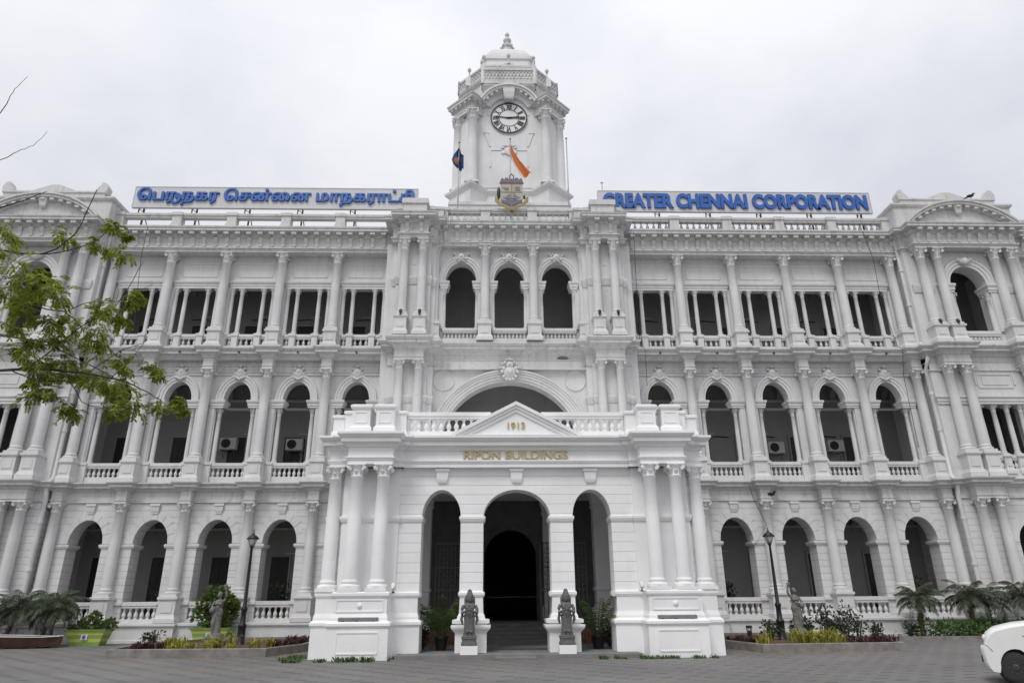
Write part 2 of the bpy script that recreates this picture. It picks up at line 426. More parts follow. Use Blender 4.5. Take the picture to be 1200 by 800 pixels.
def cap_mesh(r, h, mat):
    k = ('cap', round(r, 3), round(h, 3), mat)
    if k in _cache: return _cache[k]
    m = MB()
    m.lathe(0, 0, [(r * 1.12, 0), (r * 1.15, h * .05), (r * .98, h * .08), (r * 1.02, h * .3), (r * 1.18, h * .62), (r * 1.42, h * .84)], 16)
    for k8 in range(8):                                   # acanthus leaves
        a = 2 * PI * k8 / 8; c, sn = math.cos(a), math.sin(a); t = (-sn, c)
        def P(rad, wd, z): return [(c * rad + t[0] * wd * r, sn * rad + t[1] * wd * r, z), (c * rad - t[0] * wd * r, sn * rad - t[1] * wd * r, z)]
        rows = [P(r * 1.0, .30, h * .1), P(r * 1.22, .33, h * .3), P(r * 1.42, .22, h * .46), P(r * 1.46, .10, h * .40)]
        for i in range(3): m.add(rows[i] + rows[i + 1], [(0, 1, 3, 2)], True)
    for sx in (-1, 1):
        for sy in (-1, 1):                                # corner volutes
            cx, cy = sx * r * 1.18, sy * r * 1.18
            d = Vector((sx, sy, 0)).normalized(); t = Vector((-d.y, d.x, 0))
            rad = r * .40; ring0 = []; ring1 = []
            for q in range(10):
                off = d * (rad * math.cos(2 * PI * q / 10)) + Vector((0, 0, rad * math.sin(2 * PI * q / 10)))
                ring0.append(Vector((cx, cy, h * .66)) + off + t * r * .2); ring1.append(Vector((cx, cy, h * .66)) + off - t * r * .2)
            m.loft([ring0, ring1])
    for ax, ay in ((1, 0), (-1, 0), (0, 1), (0, -1)): m.ball((ax * r * 1.36, ay * r * 1.36, h * .86), r * .2, 6, 4)
    m.block4(-r * 1.4, r * 1.4, -r * 1.4, r * 1.4, [(0, h * .84), (0, h * .9), (r * .12, h * .92), (r * .12, h)])
    o = m.build('capital', mat, None); _cache[k] = o.data; bpy.data.objects.remove(o)
    return _cache[k]
def mesh_only(key, mk, mat, name):
    if key in _cache: return _cache[key]
    o = mk().build(name, mat); me = o.data; bpy.data.objects.remove(o); _cache[key] = me
    return me
def column(x, y, z0, zc, z1, r, mat, ped=None, name='column', pw=None, slim=False):
    """base + tapered shaft from z0 to zc, capital zc..z1, optional pedestal ped = (z bottom, z top)"""
    def mk():
        h = zc - z0; q = min(r * 1.0, .24) if not slim else r * .9
        m = MB(); p = r * 1.42
        m.block4(-p, p, -p, p, [(0, 0), (0, q * .5)])
        m.lathe(0, 0, [(r * 1.4, q * .5), (r * 1.45, q * .7), (r * 1.38, q * .95), (r * 1.15, q), (r * 1.12, q * 1.15), (r * 1.25, q * 1.3), (r * 1.05, q * 1.5), (r, q * 1.7)], 20)
        m.lathe(0, 0, [(r, q * 1.7), (r, h * .35), (r * .96, h * .65), (r * .86, h * .985), (r * .95, h * .99), (r * .95, h)], 20)
        return m
    me = mesh_only(('col', round(zc - z0, 3), r, mat, slim), mk, mat, name)
    o = obj(name, me, HALL, (x, y, z0))
    obj('capital', mesh_only_cap(r * .86, z1 - zc, mat), o, (0, 0, zc - z0))
    if ped:
        zb, zt = ped; w_ = pw or r * 1.42; hh = zt - zb
        def mkp():
            m = MB()
            m.block4(-w_, w_, -w_, w_, [(.09, 0), (.09, hh * .16), (.05, hh * .2), (.03, hh * .26), (0, hh * .3), (0, hh * .84), (.03, hh * .88), (.07, hh * .9), (.07, hh * .985), (.04, hh)])
            for sx, sy, e in ((0, -1, 0),):
                a = w_ * .62
                m.block(-a, a, -w_ - .025, -w_, [(0, hh * .4), (-.0, hh * .42), (0, hh * .76)])
            return m
        obj('pedestal', mesh_only(('ped', round(w_, 3), round(hh, 3), mat), mkp, mat, 'pedestal'), o, (0, 0, zb - z0))
    return o
mesh_only_cap = cap_mesh
def baluster_prof(h, r):
    return [(r * .9, 0), (r * .9, h * .07), (r * .5, h * .1), (r * .62, h * .16), (r * 1.0, h * .34), (r * .85, h * .48), (r * .42, h * .7), (r * .5, h * .85), (r * .8, h * .9), (r * .8, h)]
def balustrade(x0, x1, y, z0, zb, zt, z1, n, mat, parts=True, thick=.24, bulk=None, br=None):
    """bottom rail z0..zb, balusters zb..zt, top rail zt..z1"""
    m = MB(); hw = thick / 2
    m.box(x0, x1, y - hw, y + hw, z0, zb)
    m.block(x0, x1, y - hw, y + hw, [(0, zt), (0, zt + (z1 - zt) * .3), (.035, zt + (z1 - zt) * .4), (.035, z1)])
    o = part('balustrade', m, mat)
    r = br or min(.105, (x1 - x0) / n * .36); h = zt - zb
    for i in range(n):
        x = x0 + (x1 - x0) * (i + .5) / n
        if parts:
            obj('baluster', mesh_only(('bal', round(h, 3), round(r, 3), mat), lambda: MB().lathe(0, 0, baluster_prof(h, r), 10), mat, 'baluster'), o, (x, y, zb))
        else:
            bulk.lathe(x, y, [(a, b + zb) for a, b in baluster_prof(h, r)], 7)
    return o
BULK = MB()          # the small balusters up on the parapets and the top storey

C0, BW = 9.92, 3.172
def C(k): return C0 + BW * k
CORN1 = [(0, 6.98), (.06, 7.0), (.10, 7.08), (.26, 7.13), (.30, 7.16), (.30, 7.27), (.36, 7.29), (.42, 7.36), (.42, 7.41), (0, 7.46)]
CORN2 = [(0, 14.08), (.05, 14.10), (.10, 14.2), (.16, 14.28), (.30, 14.33), (.36, 14.35), (.36, 14.5), (.42, 14.52), (.50, 14.62), (.50, 14.70), (0, 14.78)]
def entab_top(m, x0, x1, yw, yb, pitch=.643, ends=True, phase=0.0, nblk=None):
    """main entablature: architrave, frieze with consoles, modillion course and corona; yw = frieze plane"""
    m.block(x0, x1, yw, yb, [(.02, 20.62), (.02, 20.72), (.05, 20.73), (.05, 20.80), (.12, 20.82), (.12, 20.87), (0, 20.89), (0, 21.50), (.06, 21.52), (.10, 21.56), (.10, 21.60), (.14, 21.61), (.14, 21.78), (.46, 21.80), (.46, 21.93), (.50, 21.95), (.52, 22.02), (.10, 22.06)])
    n = nblk or max(1, round((x1 - x0) / pitch))
    for i in range(n):
        x = x0 + (x1 - x0) * (i + .5) / n
        m.box(x - .14, x + .14, yw - .40, yw - .08, 21.62, 21.81)                     # modillion
        m.loft([[(x - .10, yw - q, z), (x + .10, yw - q, z), (x + .10, yw + .05, z), (x - .10, yw + .05, z)] for q, z in ((.02, 20.96), (.05, 20.98), (.06, 21.12), (.13, 21.3), (.15, 21.46), (.15, 21.5))])
        if i < n - 1 or True:
            m.box(x - .035, x + .035, yw - .13, yw + .02, 20.90, 20.955)
def parapet(x0, x1, y, piers, mat, nb, z=22.02, top=True):
    """roof balustrade with piers"""
    m = MB()
    m.box(x0, x1, y - .2, y + .2, z, 22.33)
    m.block4(x0, x1, y - .16, y + .16, [(0, 22.84), (0, 22.94), (.05, 22.96), (.07, 23.04), (.07, 23.12), (0, 23.15)])
    for p in piers:
        m.block4(p - .27, p + .27, y - .24, y + .24, [(.04, z), (.04, 22.4), (0, 22.42), (0, 22.95), (.06, 22.97), (.06, 23.14), (0, 23.2)])
    e = sorted(piers); spans = list(zip(e[:-1], e[1:]))
    for a, b in spans:
        k = max(2, round((b - a - .5) / .36))
        for i in range(k):
            xx = a + .27 + (b - a - .54) * (i + .5) / k
            BULK.lathe(xx, y, [(r_, zz + 22.33) for r_, zz in baluster_prof(.51, .10)], 7)
    return m

# ------------------------------------------------------------------ wings
def wing(s):
    mir = s < 0
    X0, X1 = 6.3, 23.15
    cs = [C(k) - BW / 2 for k in range(0, 5)]                      # bay centres 8.33 .. 21.0
    # plinth and ground floor wall
    m = MB()
    m.block(X0, X1, -.16, 1.1, [(0.04, 0), (0.04, .12), (0, .14), (0, .68), (.05, .70), (.09, .74), (.09, .82), (0, .86)])
    for k in range(5): m.block(C(k) - .48, C(k) + .48, -.42, .6, [(.05, 0), (.05, .14), (0, .16), (0, .68), (.05, .70), (.09, .74), (.09, .82), (0, .86)])
    part('plinth', m, 'aged', mirror=mir)
    m = MB(); yf, yb = .22, 1.1
    for c in cs: m.arch_panel(c - BW / 2, c + BW / 2, .86, 6.46, c, .85, 4.45, 1.17, yf, yb)
    m.box(cs[-1] + BW / 2, X1, yf, yb, .86, 6.46)
    part('wall', m, 'aged_joint', mirror=mir)
    m = MB()
    for c in cs:
        for a, b in ((c - BW / 2 + .02, c - .85), (c + .85, c + BW / 2 - .02)):
            m.block4(a + (.0 if a < c else -.07), b + (.07 if a < c else 0), yf - .02, yb + .02, [(0, 4.26), (.02, 4.28), (.05, 4.36), (.05, 4.44), (0, 4.46)])
        for q in range(9):                                         # voussoirs standing slightly proud
            t0, t1 = PI * (q + .04) / 9, PI * (q + .96) / 9
            out = .46 if q % 2 == 0 else .36
            pl = [(c + .855 * math.cos(t0), 4.47 + 1.175 * math.sin(t0)), (c + (.85 + out) * math.cos(t0), 4.47 + (1.17 + out) * math.sin(t0)),
                  (c + (.85 + out) * math.cos(t1), 4.47 + (1.17 + out) * math.sin(t1)), (c + .855 * math.cos(t1), 4.47 + 1.175 * math.sin(t1))]
            m.prism_y(pl, yf - .018, yf + .03)
        m.block(c - .15, c + .15, yf - .06, yf, [(0, 5.92), (.0, 5.96), (.03, 6.05), (.05, 6.2), (.05, 6.28), (.09, 6.30), (.09, 6.40)])   # bracket keystone
    part('arch_trim', m, 'aged', mirror=mir)
    m = MB(); m.block(X0, X1, yf - .02, 1.05, [(0, 6.44), (.06, 6.46), (.06, 6.53), (.02, 6.55), (0, 6.98)] + CORN1)
    for k in range(5): m.block(C(k) - .26, C(k) + .26, -.26, 1.0, [(0, 6.40), (0, 6.5), (.04, 6.52), (.04, 6.57), (0, 6.59), (0, 6.98)] + CORN1)
    part('cornice', m, 'aged_dark', mirror=mir)
    # dado band between the pedestals
    m = MB()
    for c in cs:
        for a, b in ((c - BW / 2, c - .86), (c + .86, c + BW / 2)):
            m.block(a, b, yf - .06, yf + .1, [(0, 1.62), (.04, 1.66), (.04, 1.78), (0, 1.80)])
    part('dado_band', m, 'aged', mirror=mir)
    # first floor wall
    m = MB(); yf, yb = .52, 1.05
    for c in cs:
        m.arch_panel(c - BW / 2, c + BW / 2, 11.46, 14.1, c, .73, 11.9, 1.04, yf, yb)
        for a, b in ((c - BW / 2, c - 1.05), (c + 1.05, c + BW / 2)): m.box(a, b, yf, yb, 7.44, 11.46)
    m.box(cs[-1] + BW / 2, X1, yf, yb, 7.44, 14.1)
    part('wall', m, 'aged', mirror=mir)
    m = MB()
    for c in cs:
        for q in (-1, 1):
            a, b = (c - 1.36, c - .66) if q < 0 else (c + .66, c + 1.36)
            m.block4(a, b, yf - .12, yb, [(0, 11.46), (0, 11.56), (.03, 11.58), (.03, 11.68), (.06, 11.72), (.09, 11.80), (.09, 11.87), (0, 11.9)])
            xa = c + q * 1.24
            m.box(xa - .14, xa + .14, yf - .09, yf, 8.5, 11.46)     # jamb strip
        m.arch_band(c, 11.9, .73, 1.04, [(0, yf - .05), (.13, yf - .05), (.14, yf - .09), (.28, yf - .09), (.30, yf - .13), (.40, yf - .13), (.43, yf - .06)], yf)
        # cartouche above the arch
        m.ball((c, yf - .10, 13.42), (.24, .12, .30)); m.ball((c, yf - .13, 13.50), (.15, .13, .18))
        for q in range(-2, 3): m.ball((c + q * .10, yf - .14, 13.06 + .05 * abs(q)), (.075, .09, .09), 7, 5)
        for q in (-1, 1): m.ball((c + q * .22, yf - .1, 13.66), (.09, .09, .09), 7, 5); m.ball((c + q * .27, yf - .1, 13.36), (.06, .08, .12), 7, 5)
        m.ball((c, yf - .12, 13.82), (.11, .09, .08), 7, 5)
    part('arch_trim', m, 'aged', mirror=mir)
    m = MB()
    m.block(X0, X1, yf - .02, 1.0, [(0, 13.28), (.05, 13.30), (.05, 13.38), (.02, 13.40), (.02, 13.44), (.06, 13.46), (.06, 13.5), (0, 13.52), (0, 13.78), (.035, 13.8), (.035, 13.84), (0, 13.86), (0, 14.08)])
    m.block(X0, X1, .22, 1.0, CORN2)
    for k in range(5): m.block(C(k) - .27, C(k) + .27, -.14, .9, [(0, 13.50), (0, 13.62), (.03, 13.64), (.03, 13.68), (0, 13.7), (0, 14.08)] + [(p * .92, z) for p, z in CORN2[:-1]] + [(0, 14.79)])
    part('cornice', m, 'aged_dark', mirror=mir)
    # second floor wall
    m = MB(); yf, yb = .62, 1.0
    for c in cs:
        m.box(c - BW / 2, c + BW / 2, yf, yb, 18.58, 20.7)
        for a, b in ((c - BW / 2, c - 1.27), (c + 1.27, c + BW / 2)): m.box(a, b, yf, yb, 14.7, 18.58)
    m.box(cs[-1] + BW / 2, X1, yf, yb, 14.7, 20.7)
    part('wall', m, 'aged', mirror=mir)
    m = MB()
    for c in cs:
        m.block(c - 1.32, c + 1.32, yf - .06, yf, [(0, 18.56), (0, 18.70), (.03, 18.71), (.03, 18.82), (.07, 18.86), (.10, 18.94), (.10, 19.0), (0, 19.04)])
        for z in (19.32, 20.12): m.box(c - .98, c + .98, yf - .03, yf, z - .03, z + .03)
        for q in (-.98, .98): m.box(c + q - .03, c + q + .03, yf - .028, yf, 19.36, 20.08)
        m.box(c - 1.28, c + 1.28, yf - .035, yf, 20.30, 20.36)
        for q in (-1, 1):
            xa = c + q * 1.36; m.box(xa - .09, xa + .09, yf - .08, yf, 15.73, 18.56)
    part('lintel', m, 'aged', mirror=mir)
    m = MB(); entab_top(m, X0, X1, .02, 1.2, nblk=26); part('cornice', m, 'aged_dark', mirror=mir)
    m = parapet(X0 + .4, X1, .15, [C(k) for k in range(-1, 4)] + [X1 - .36], 'aged_dark', 8)
    part('parapet', m, 'aged_dark', mirror=mir)
    # balustrades, columns, colonnettes
    for i, c in enumerate(cs):
        big = i >= 1
        if big:
            balustrade(s * c - .85, s * c + .85, .36, .86, 1.02, 1.52, 1.80, 6, 'aged', True, .26)
        balustrade(s * c - .88, s * c + .88, .62, 7.46, 7.80, 8.26, 8.52, 7, 'aged', i >= 1, .24, BULK)
        m = MB()
        for a, b in ((c - BW / 2 + .3, c - .88), (c + .88, c + BW / 2 - .3)): m.block(a, b, .40, .7, [(0, 7.44), (0, 8.4), (.04, 8.42), (.04, 8.53), (0, 8.55)])
        for a, b in ((c - BW / 2 + .3, c - 1.12), (c + 1.12, c + BW / 2 - .3)): m.block(a, b, .42, .8, [(0, 14.74), (0, 15.6), (.04, 15.62), (.04, 15.72), (0, 15.74)])
        for q in (-.62, .62): m.block(c + q - .16, c + q + .16, .40, .8, [(.02, 14.76), (.02, 14.92), (0, 14.94), (0, 15.56), (.04, 15.58), (.04, 15.72), (0, 15.735)])
        part('balustrade_pier', m, 'aged', mirror=mir)
        for a, b, n in ((-1.12, -.78, 1), (-.46, .46, 3), (.78, 1.12, 1)):
            balustrade(s * c + a, s * c + b, .64, 14.76, 15.08, 15.46, 15.72, n, 'aged', False, .2, BULK, .09)
        for q in (-.88, .88):
            column(s * (c + q), .66, 8.52, 11.06, 11.46, .115, 'aged', name='colonnette', slim=True)
        for q in (-.62, .62, -1.17, 1.17):
            column(s * (c + q), .66, 15.735, 18.2, 18.56, .118, 'aged', name='colonnette', slim=True)
    for k in range(5):
        column(s * C(k), 0, 2.02, 6.0, 6.40, .255, 'aged', (.86, 2.02), pw=.40)
        column(s * C(k), .13, 8.55, 13.06, 13.5, .255, 'aged', (7.46, 8.55), pw=.345)
        column(s * C(k), .26, 15.8, 20.0, 20.62, .255, 'aged', (14.78, 15.8), pw=.34)
    # loggia floors, ceilings and cross beams
    m = MB()
    for z0, z1 in ((.2, .84), (6.95, 7.43), (14.2, 14.72)): m.box(X0, X1, .95, 3.7, z0, z1)
    m.box(X0, X1, .95, 3.7, 21.6, 22.0)
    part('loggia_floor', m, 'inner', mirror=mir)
    m = MB()
    for k in range(-1, 5):
        for zs, zt in ((5.2, 6.95), (12.6, 14.2), (19.4, 21.6)):
            for q in range(8):
                t0, t1 = PI * q / 8, PI * (q + 1) / 8
                y0, y1 = 2.35 - 1.25 * math.cos(t0), 2.35 - 1.25 * math.cos(t1)
                a0, a1 = zs + .9 * math.sin(t0), zs + .9 * math.sin(t1)
                m.loft([[(C(k) - .15, y0, a0), (C(k) + .15, y0, a0), (C(k) + .15, y0, zt), (C(k) - .15, y0, zt)], [(C(k) - .15, y1, a1), (C(k) + .15, y1, a1), (C(k) + .15, y1, zt), (C(k) - .15, y1, zt)]])
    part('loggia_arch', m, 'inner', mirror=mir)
    for c in cs:
        for z, h in ((.86, 3.15), (7.45, 3.1), (14.74, 2.7)):
            x = s * c - .85
            m = MB(); m.box(x - .48, x + .48, 3.60, 3.74, z, z + h)
            for q in (-.24, .24):
                for z0, z1 in ((.2, 1.1), (1.25, h - .25)): m.box(x + q - .17, x + q + .17, 3.585, 3.61, z + z0, z + z1)
            d = part('door', m, 'doorwood', split=False)
            m = MB()
            for a, b in ((x - .58, x - .48), (x + .48, x + .58)): m.box(a, b, 3.56, 3.72, z, z + h + .12)
            m.box(x - .48, x + .48, 3.56, 3.72, z + h, z + h + .12)
            m.build('door_frame', 'inner', d)
    m = MB()                                                        # mouldings, conduits and beams inside the galleries
    for z, zt in ((.86, 6.95), (7.44, 14.2), (14.73, 21.6)):
        m.box(X0, X1, 3.54, 3.64, z, z + .22); m.box(X0, X1, 3.52, 3.64, zt - 1.55, zt - 1.43); m.box(X0, X1, 3.50, 3.64, zt - .3, zt - .02)
        for c in cs: m.box(c - .03, c + .6, 3.6, 3.64, z + 3.3, z + 3.35)
    part('gallery_moulding', m, 'aged', mirror=mir, split=False)
    for c in cs:
        for z in (7.44, 14.73):
            m = MB(); x = c + .25 * math.sin(c * 5); m.tube([(x, 3.6, z + .2), (x, 3.6, z + 3.0), (x + .4, 3.6, z + 3.15), (x + 1.2, 3.6, z + 3.1)], .03, 5); part('conduit', m, 'trim', mirror=mir)
    # rain pipe
    m = MB()
    m.tube([(23.0, -.12, 21.6), (23.0, -.12, 14.9)], .10); m.tube([(23.0, -.30, 14.95), (23.0, -.62, 14.5), (23.0, -.62, 14.0), (23.0, -.25, 13.4), (23.0, -.25, 7.7), (23.0, -.62, 7.2), (23.0, -.45, 6.6), (23.02, -.45, .9), (23.02, -.5, .3)], .115)
    for z in (19.5, 17.3, 12.0, 10.0, 5.4, 3.2): m.lathe(23.0, -.12 if z > 15 else (-.25 if z > 7 else -.45), [(.14, z), (.14, z + .14)], 10)
    part('rain_pipe', m, 'pipe', mirror=mir)
for s in (1, -1): wing(s)

for q in (-1, 1):
    for k in range(5): m = MB(); c = C(k) - BW / 2; m.tube([(q * c, -.05, 14.43), (q * c, -.24, 14.40)], .05, 8); part('drain_spout', m, 'trim')
for pts in ([(20.9, -.62, 21.9), (21.3, -.42, 20.2), (21.55, .1, 18), (21.7, -.2, 14.9), (21.72, -.6, 14.5), (21.8, -.05, 13.2), (21.9, .2, 9.2)], [(7.3, -.62, 21.8), (7.35, -.05, 19.2), (7.28, -.1, 15), (7.4, -.62, 14.5), (7.5, .0, 12.6)], [(-20.7, -.62, 21.9), (-20.9, -.3, 20.0), (-20.8, .2, 16.0), (-20.85, -.6, 14.6)], [(12.2, -.5, 7.2), (12.5, -.1, 6.5), (12.9, -.32, 5.2), (12.4, .16, 4.3), (11.9, .1, 4.1)]):
    m = MB(); m.tube(pts, .014, 5); part('cable', m, 'trim')
# ------------------------------------------------------------------ solid core behind the loggias
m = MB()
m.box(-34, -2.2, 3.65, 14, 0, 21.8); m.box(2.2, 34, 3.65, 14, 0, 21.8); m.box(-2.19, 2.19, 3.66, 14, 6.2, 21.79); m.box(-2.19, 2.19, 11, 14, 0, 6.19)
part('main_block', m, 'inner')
m = MB(); m.box(-34, 34, 1.0, 14, 21.82, 22.01); part('roof', m, 'aged_dark')
m = MB(); m.box(-34.2, -33.9, .2, 14, 0, 22); m.box(33.9, 34.2, .2, 14, 0, 22); part('end_wall', m, 'aged_joint')

# ------------------------------------------------------------------ end pavilions
def pavilion(s):
    mir = s < 0; PC = 26.5; xs = (-2.68, -1.70, 1.70, 2.68); X0, X1 = 23.05, 29.95
    ax, yw = -.80, -.48
    m = MB(); m.block(X0, X1, -.85, 1.0, [(.04, 0), (.04, .12), (0, .14), (0, .68), (.05, .70), (.09, .74), (.09, .82), (0, .86)])
    for q in (-2.19, 2.19): m.block(PC + q - .85, PC + q + .85, -1.2, 0, [(.05, 0), (.05, .14), (0, .16), (0, .68), (.05, .70), (.09, .74), (.09, .82), (0, .86)])
    part('plinth', m, 'aged', mirror=mir)
    m = MB(); m.arch_panel(X0, X1, .86, 6.46, PC, .92, 4.3, .97, yw, .5, 1.8); m.box(X0 + .01, X0 + .4, .49, 3.7, .87, 6.45); m.box(X1 - .4, X1 - .01, .49, 3.7, .87, 6.45)
    part('wall', m, 'aged_joint', mirror=mir)
    m = MB(); m.arch_panel(X0, X1, 14.7, 20.7, PC, 1.05, 18.55, 1.12, yw, .3, 15.5); m.box(X0 + .01, X0 + .4, .29, 3.7, 14.71, 20.69); m.box(X1 - .4, X1 - .01, .29, 3.7, 14.71, 20.69)
    part('wall', m, 'aged', mirror=mir)
    m = MB()
    m.box(X0, PC - 1.25, yw, .3, 7.44, 14.1); m.box(PC + 1.25, X1, yw, .3, 7.44, 14.1); m.box(PC - 1.25, PC + 1.25, yw, .3, 11.42, 14.1); m.box(PC - 1.25, PC + 1.25, yw, .3, 7.44, 7.7)
    m.box(X0 + .01, X0 + .4, .29, 3.7, 7.45, 14.09); m.box(X1 - .4, X1 - .01, .29, 3.7, 7.45, 14.09)
    part('wall', m, 'aged', mirror=mir)
    m = MB()
    m.block(X0, X1, yw - .06, yw, [(0, 11.42), (0, 11.55), (.04, 11.57), (.04, 11.70), (.1, 11.78), (.1, 11.86), (0, 11.9)])
    for z in (12.35, 13.1): m.box(PC - .95, PC + .95, yw - .04, yw, z - .035, z + .035)
    for q in (-.95, .95): m.box(PC + q - .035, PC + q + .035, yw - .038, yw, 12.39, 13.06); m.box(PC + q * 1.12 - .05, PC + q * 1.12 + .05, yw - .05, yw, 12.5, 13.2)
    m.box(PC - .7, PC + .7, yw - .03, yw, 12.5, 12.95)
    for q in (-1, 1):
        m.block4(PC + q * 1.42 - .42, PC + q * 1.42 + .42, yw - .14, .25, [(0, 18.0), (0, 18.12), (.04, 18.14), (.04, 18.28), (.1, 18.4), (.1, 18.52), (0, 18.55)])
        m.block(PC + q * 2.65 - .62, PC + q * 2.65 + .52, yw - .05, yw, [(0, 18.0), (.03, 18.14), (.07, 18.4), (.07, 18.52), (0, 18.55)])
        m.block(PC + q * 1.42 - .3, PC + q * 1.42 + .3, yw - .1, yw, [(0, 15.6), (0, 18.0)])
    m.arch_band(PC, 18.55, 1.05, 1.12, [(0, yw - .05), (.16, yw - .05), (.18, yw - .1), (.36, yw - .1), (.38, yw - .15), (.48, yw - .15), (.5, yw - .05)], yw)
    m.ball((PC, yw - .16, 19.98), (.36, .14, .24)); m.ball((PC, yw - .2, 19.95), (.2, .16, .26))
    for q in (-1, 1): m.ball((PC + q * .36, yw - .15, 20.06), (.13, .12, .14), 7, 5)
    m.arch_band(PC, 4.3, .92, .97, [(0, yw - .02), (.45, yw - .02), (.46, yw)], yw)
    part('arch_trim', m, 'aged', mirror=mir)
    m = MB()
    m.block(X0, X1, yw - .02, .6, [(0, 6.44), (.06, 6.46), (.06, 6.53), (.02, 6.55), (0, 6.98)] + CORN1)
    for q in (-2.19, 2.19): m.block(PC + q - .76, PC + q + .76, -1.08, .5, [(0, 6.40), (0, 6.5), (.04, 6.52), (.04, 6.57), (0, 6.59), (0, 6.98)] + CORN1)
    m.block(X0, X1, yw - .02, .6, [(0, 13.28), (.05, 13.30), (.05, 13.4), (0, 13.42), (0, 13.78), (.035, 13.8), (.035, 13.84), (0, 13.86), (0, 14.08)] + CORN2)
    for q in (-2.19, 2.19): m.block(PC + q - .76, PC + q + .76, -1.06, .5, [(0, 13.50), (0, 13.62), (.03, 13.64), (.03, 13.68), (0, 13.7), (0, 14.08)] + [(p * .92, z) for p, z in CORN2[:-1]] + [(0, 14.79)])
    entab_top(m, X0, X1, yw - .0, .6, nblk=10)
    entab_top(m, PC - 3.02, PC + 3.02, -1.08, .5, nblk=10)
    part('cornice', m, 'aged_dark', mirror=mir)
    # segmental pediment and attic
    m = MB(); hw, zb, zt = 3.35, 22.08, 23.55
    rr = (hw * hw + (zt - zb) ** 2) / (2 * (zt - zb)); zc = zt - rr; a = math.asin(hw / rr)
    arc = [(PC + (rr - .25) * math.sin(-a + 2 * a * i / 24), zc + (rr - .25) * math.cos(-a + 2 * a * i / 24)) for i in range(25)]
    m.prism_y([(PC + hw - .25, zb - .02)] + arc[::-1] + [(PC - hw + .25, zb - .02)], -1.06, -.2)
    m.arch_band(PC, zc, rr, rr, [(-.34, -1.12), (-.30, -1.2), (-.22, -1.2), (-.2, -1.42), (-.06, -1.42), (-.04, -1.5), (.06, -1.5), (.08, -1.3)], -.2, PI / 2 - a, PI / 2 + a)
    for i in range(13):
        t = -a * .9 + 1.8 * a * i / 12; r2 = rr - .27
        x, z = PC + r2 * math.sin(t), zc + r2 * math.cos(t)
        m.box(x - .12, x + .12, -1.38, -1.1, z - .09, z + .06)
    m.block(PC - .2, PC + .2, -1.3, -1.0, [(-.1, 22.75), (-.04, 22.85), (0, 23.1), (.05, 23.3), (.08, 23.4)])
    part('pediment', m, 'aged_dark', mirror=mir)
    m = MB()
    m.block(X0 - .1, X1 + .1, -.75, 1.0, [(.1, 22.02), (.1, 22.2), (0, 22.25), (0, 23.45), (.08, 23.5), (.14, 23.6), (.14, 23.7), (0, 23.78)])
    m.block(PC - 2.9, PC + 2.9, -.6, .8, [(0, 23.7), (0, 24.05), (.06, 24.1), (.06, 24.2), (0, 24.24)])
    m.prism_y([(PC - 1.3, 24.2), (PC + 1.3, 24.2), (PC + .25, 24.62), (PC - .25, 24.62)], -.64, .6)
    for q in (-2.75, 2.75):                                        # ear shaped acroteria
        e = 1 if q > 0 else -1
        m.prism_y([(PC + q - e * .45, 24.2), (PC + q + e * .22, 24.2), (PC + q + e * .27, 24.5), (PC + q + e * .12, 24.78), (PC + q - e * .06, 24.84), (PC + q - e * .15, 24.62), (PC + q - e * .34, 24.4)], -.62, -.1)
    part('attic', m, 'aged_dark', mirror=mir)
    for q in xs:
        column(s * (PC + q), ax, 2.02, 6.0, 6.40, .255, 'aged', (.86, 2.02), pw=.40)
        column(s * (PC + q), ax, 8.75, 13.06, 13.5, .255, 'aged', (7.46, 8.75), pw=.36)
        column(s * (PC + q), ax, 15.82, 20.0, 20.62, .255, 'aged', (14.78, 15.82), pw=.36)
    for q in (-.37, .37): column(s * (PC + q), yw + .2, 8.7, 11.06, 11.42, .13, 'aged', (7.7, 8.7), name='colonnette', pw=.18, slim=True)
    for q in (-1.12, 1.12): column(s * (PC + q), yw + .2, 8.7, 11.06, 11.42, .13, 'aged', (7.7, 8.7), name='colonnette', pw=.18, slim=True)
    for q in (-1.0, 1.0): column(s * (PC + q), yw + .12, 15.6, 17.6, 18.0, .13, 'aged', name='colonnette', slim=True)
    balustrade(s * PC - 1.0, s * PC + 1.0, yw - .02, 14.78, 15.05, 15.32, 15.6, 9, 'aged', False, .2, BULK, .08)
    for a_, b_ in ((-.95, -.55), (-.2, .2), (.55, .95)): balustrade(s * PC + a_, s * PC + b_, yw + .2, 7.7, 7.95, 8.42, 8.68, 2, 'aged', False, .2, BULK, .09)
    m = MB()
    for z0, z1 in ((.2, .84), (6.95, 7.43), (14.2, 14.72)): m.box(X0 + .3, X1 - .3, .2, 3.7, z0, z1)
    part('loggia_floor', m, 'inner', mirror=mir)
    # the far wing carries on past the pavilion
    m = MB(); m.box(X1, 34, .4, 1.0, 0, 20.7); part('wall', m, 'aged_joint', mirror=mir)
    m = MB(); entab_top(m, X1 - .2, 34, .02, 1.0, nblk=6); m.block(X1 - .2, 34, .22, .9, CORN1[:1] + CORN1); m.block(X1 - .2, 34, .22, .9, CORN2); part('cornice', m, 'aged_dark', mirror=mir)
    part('parapet', parapet(X1, 34, .15, [30.4, 33.6], 'aged_dark', 8), 'aged_dark', mirror=mir)
for s in (1, -1): pavilion(s)

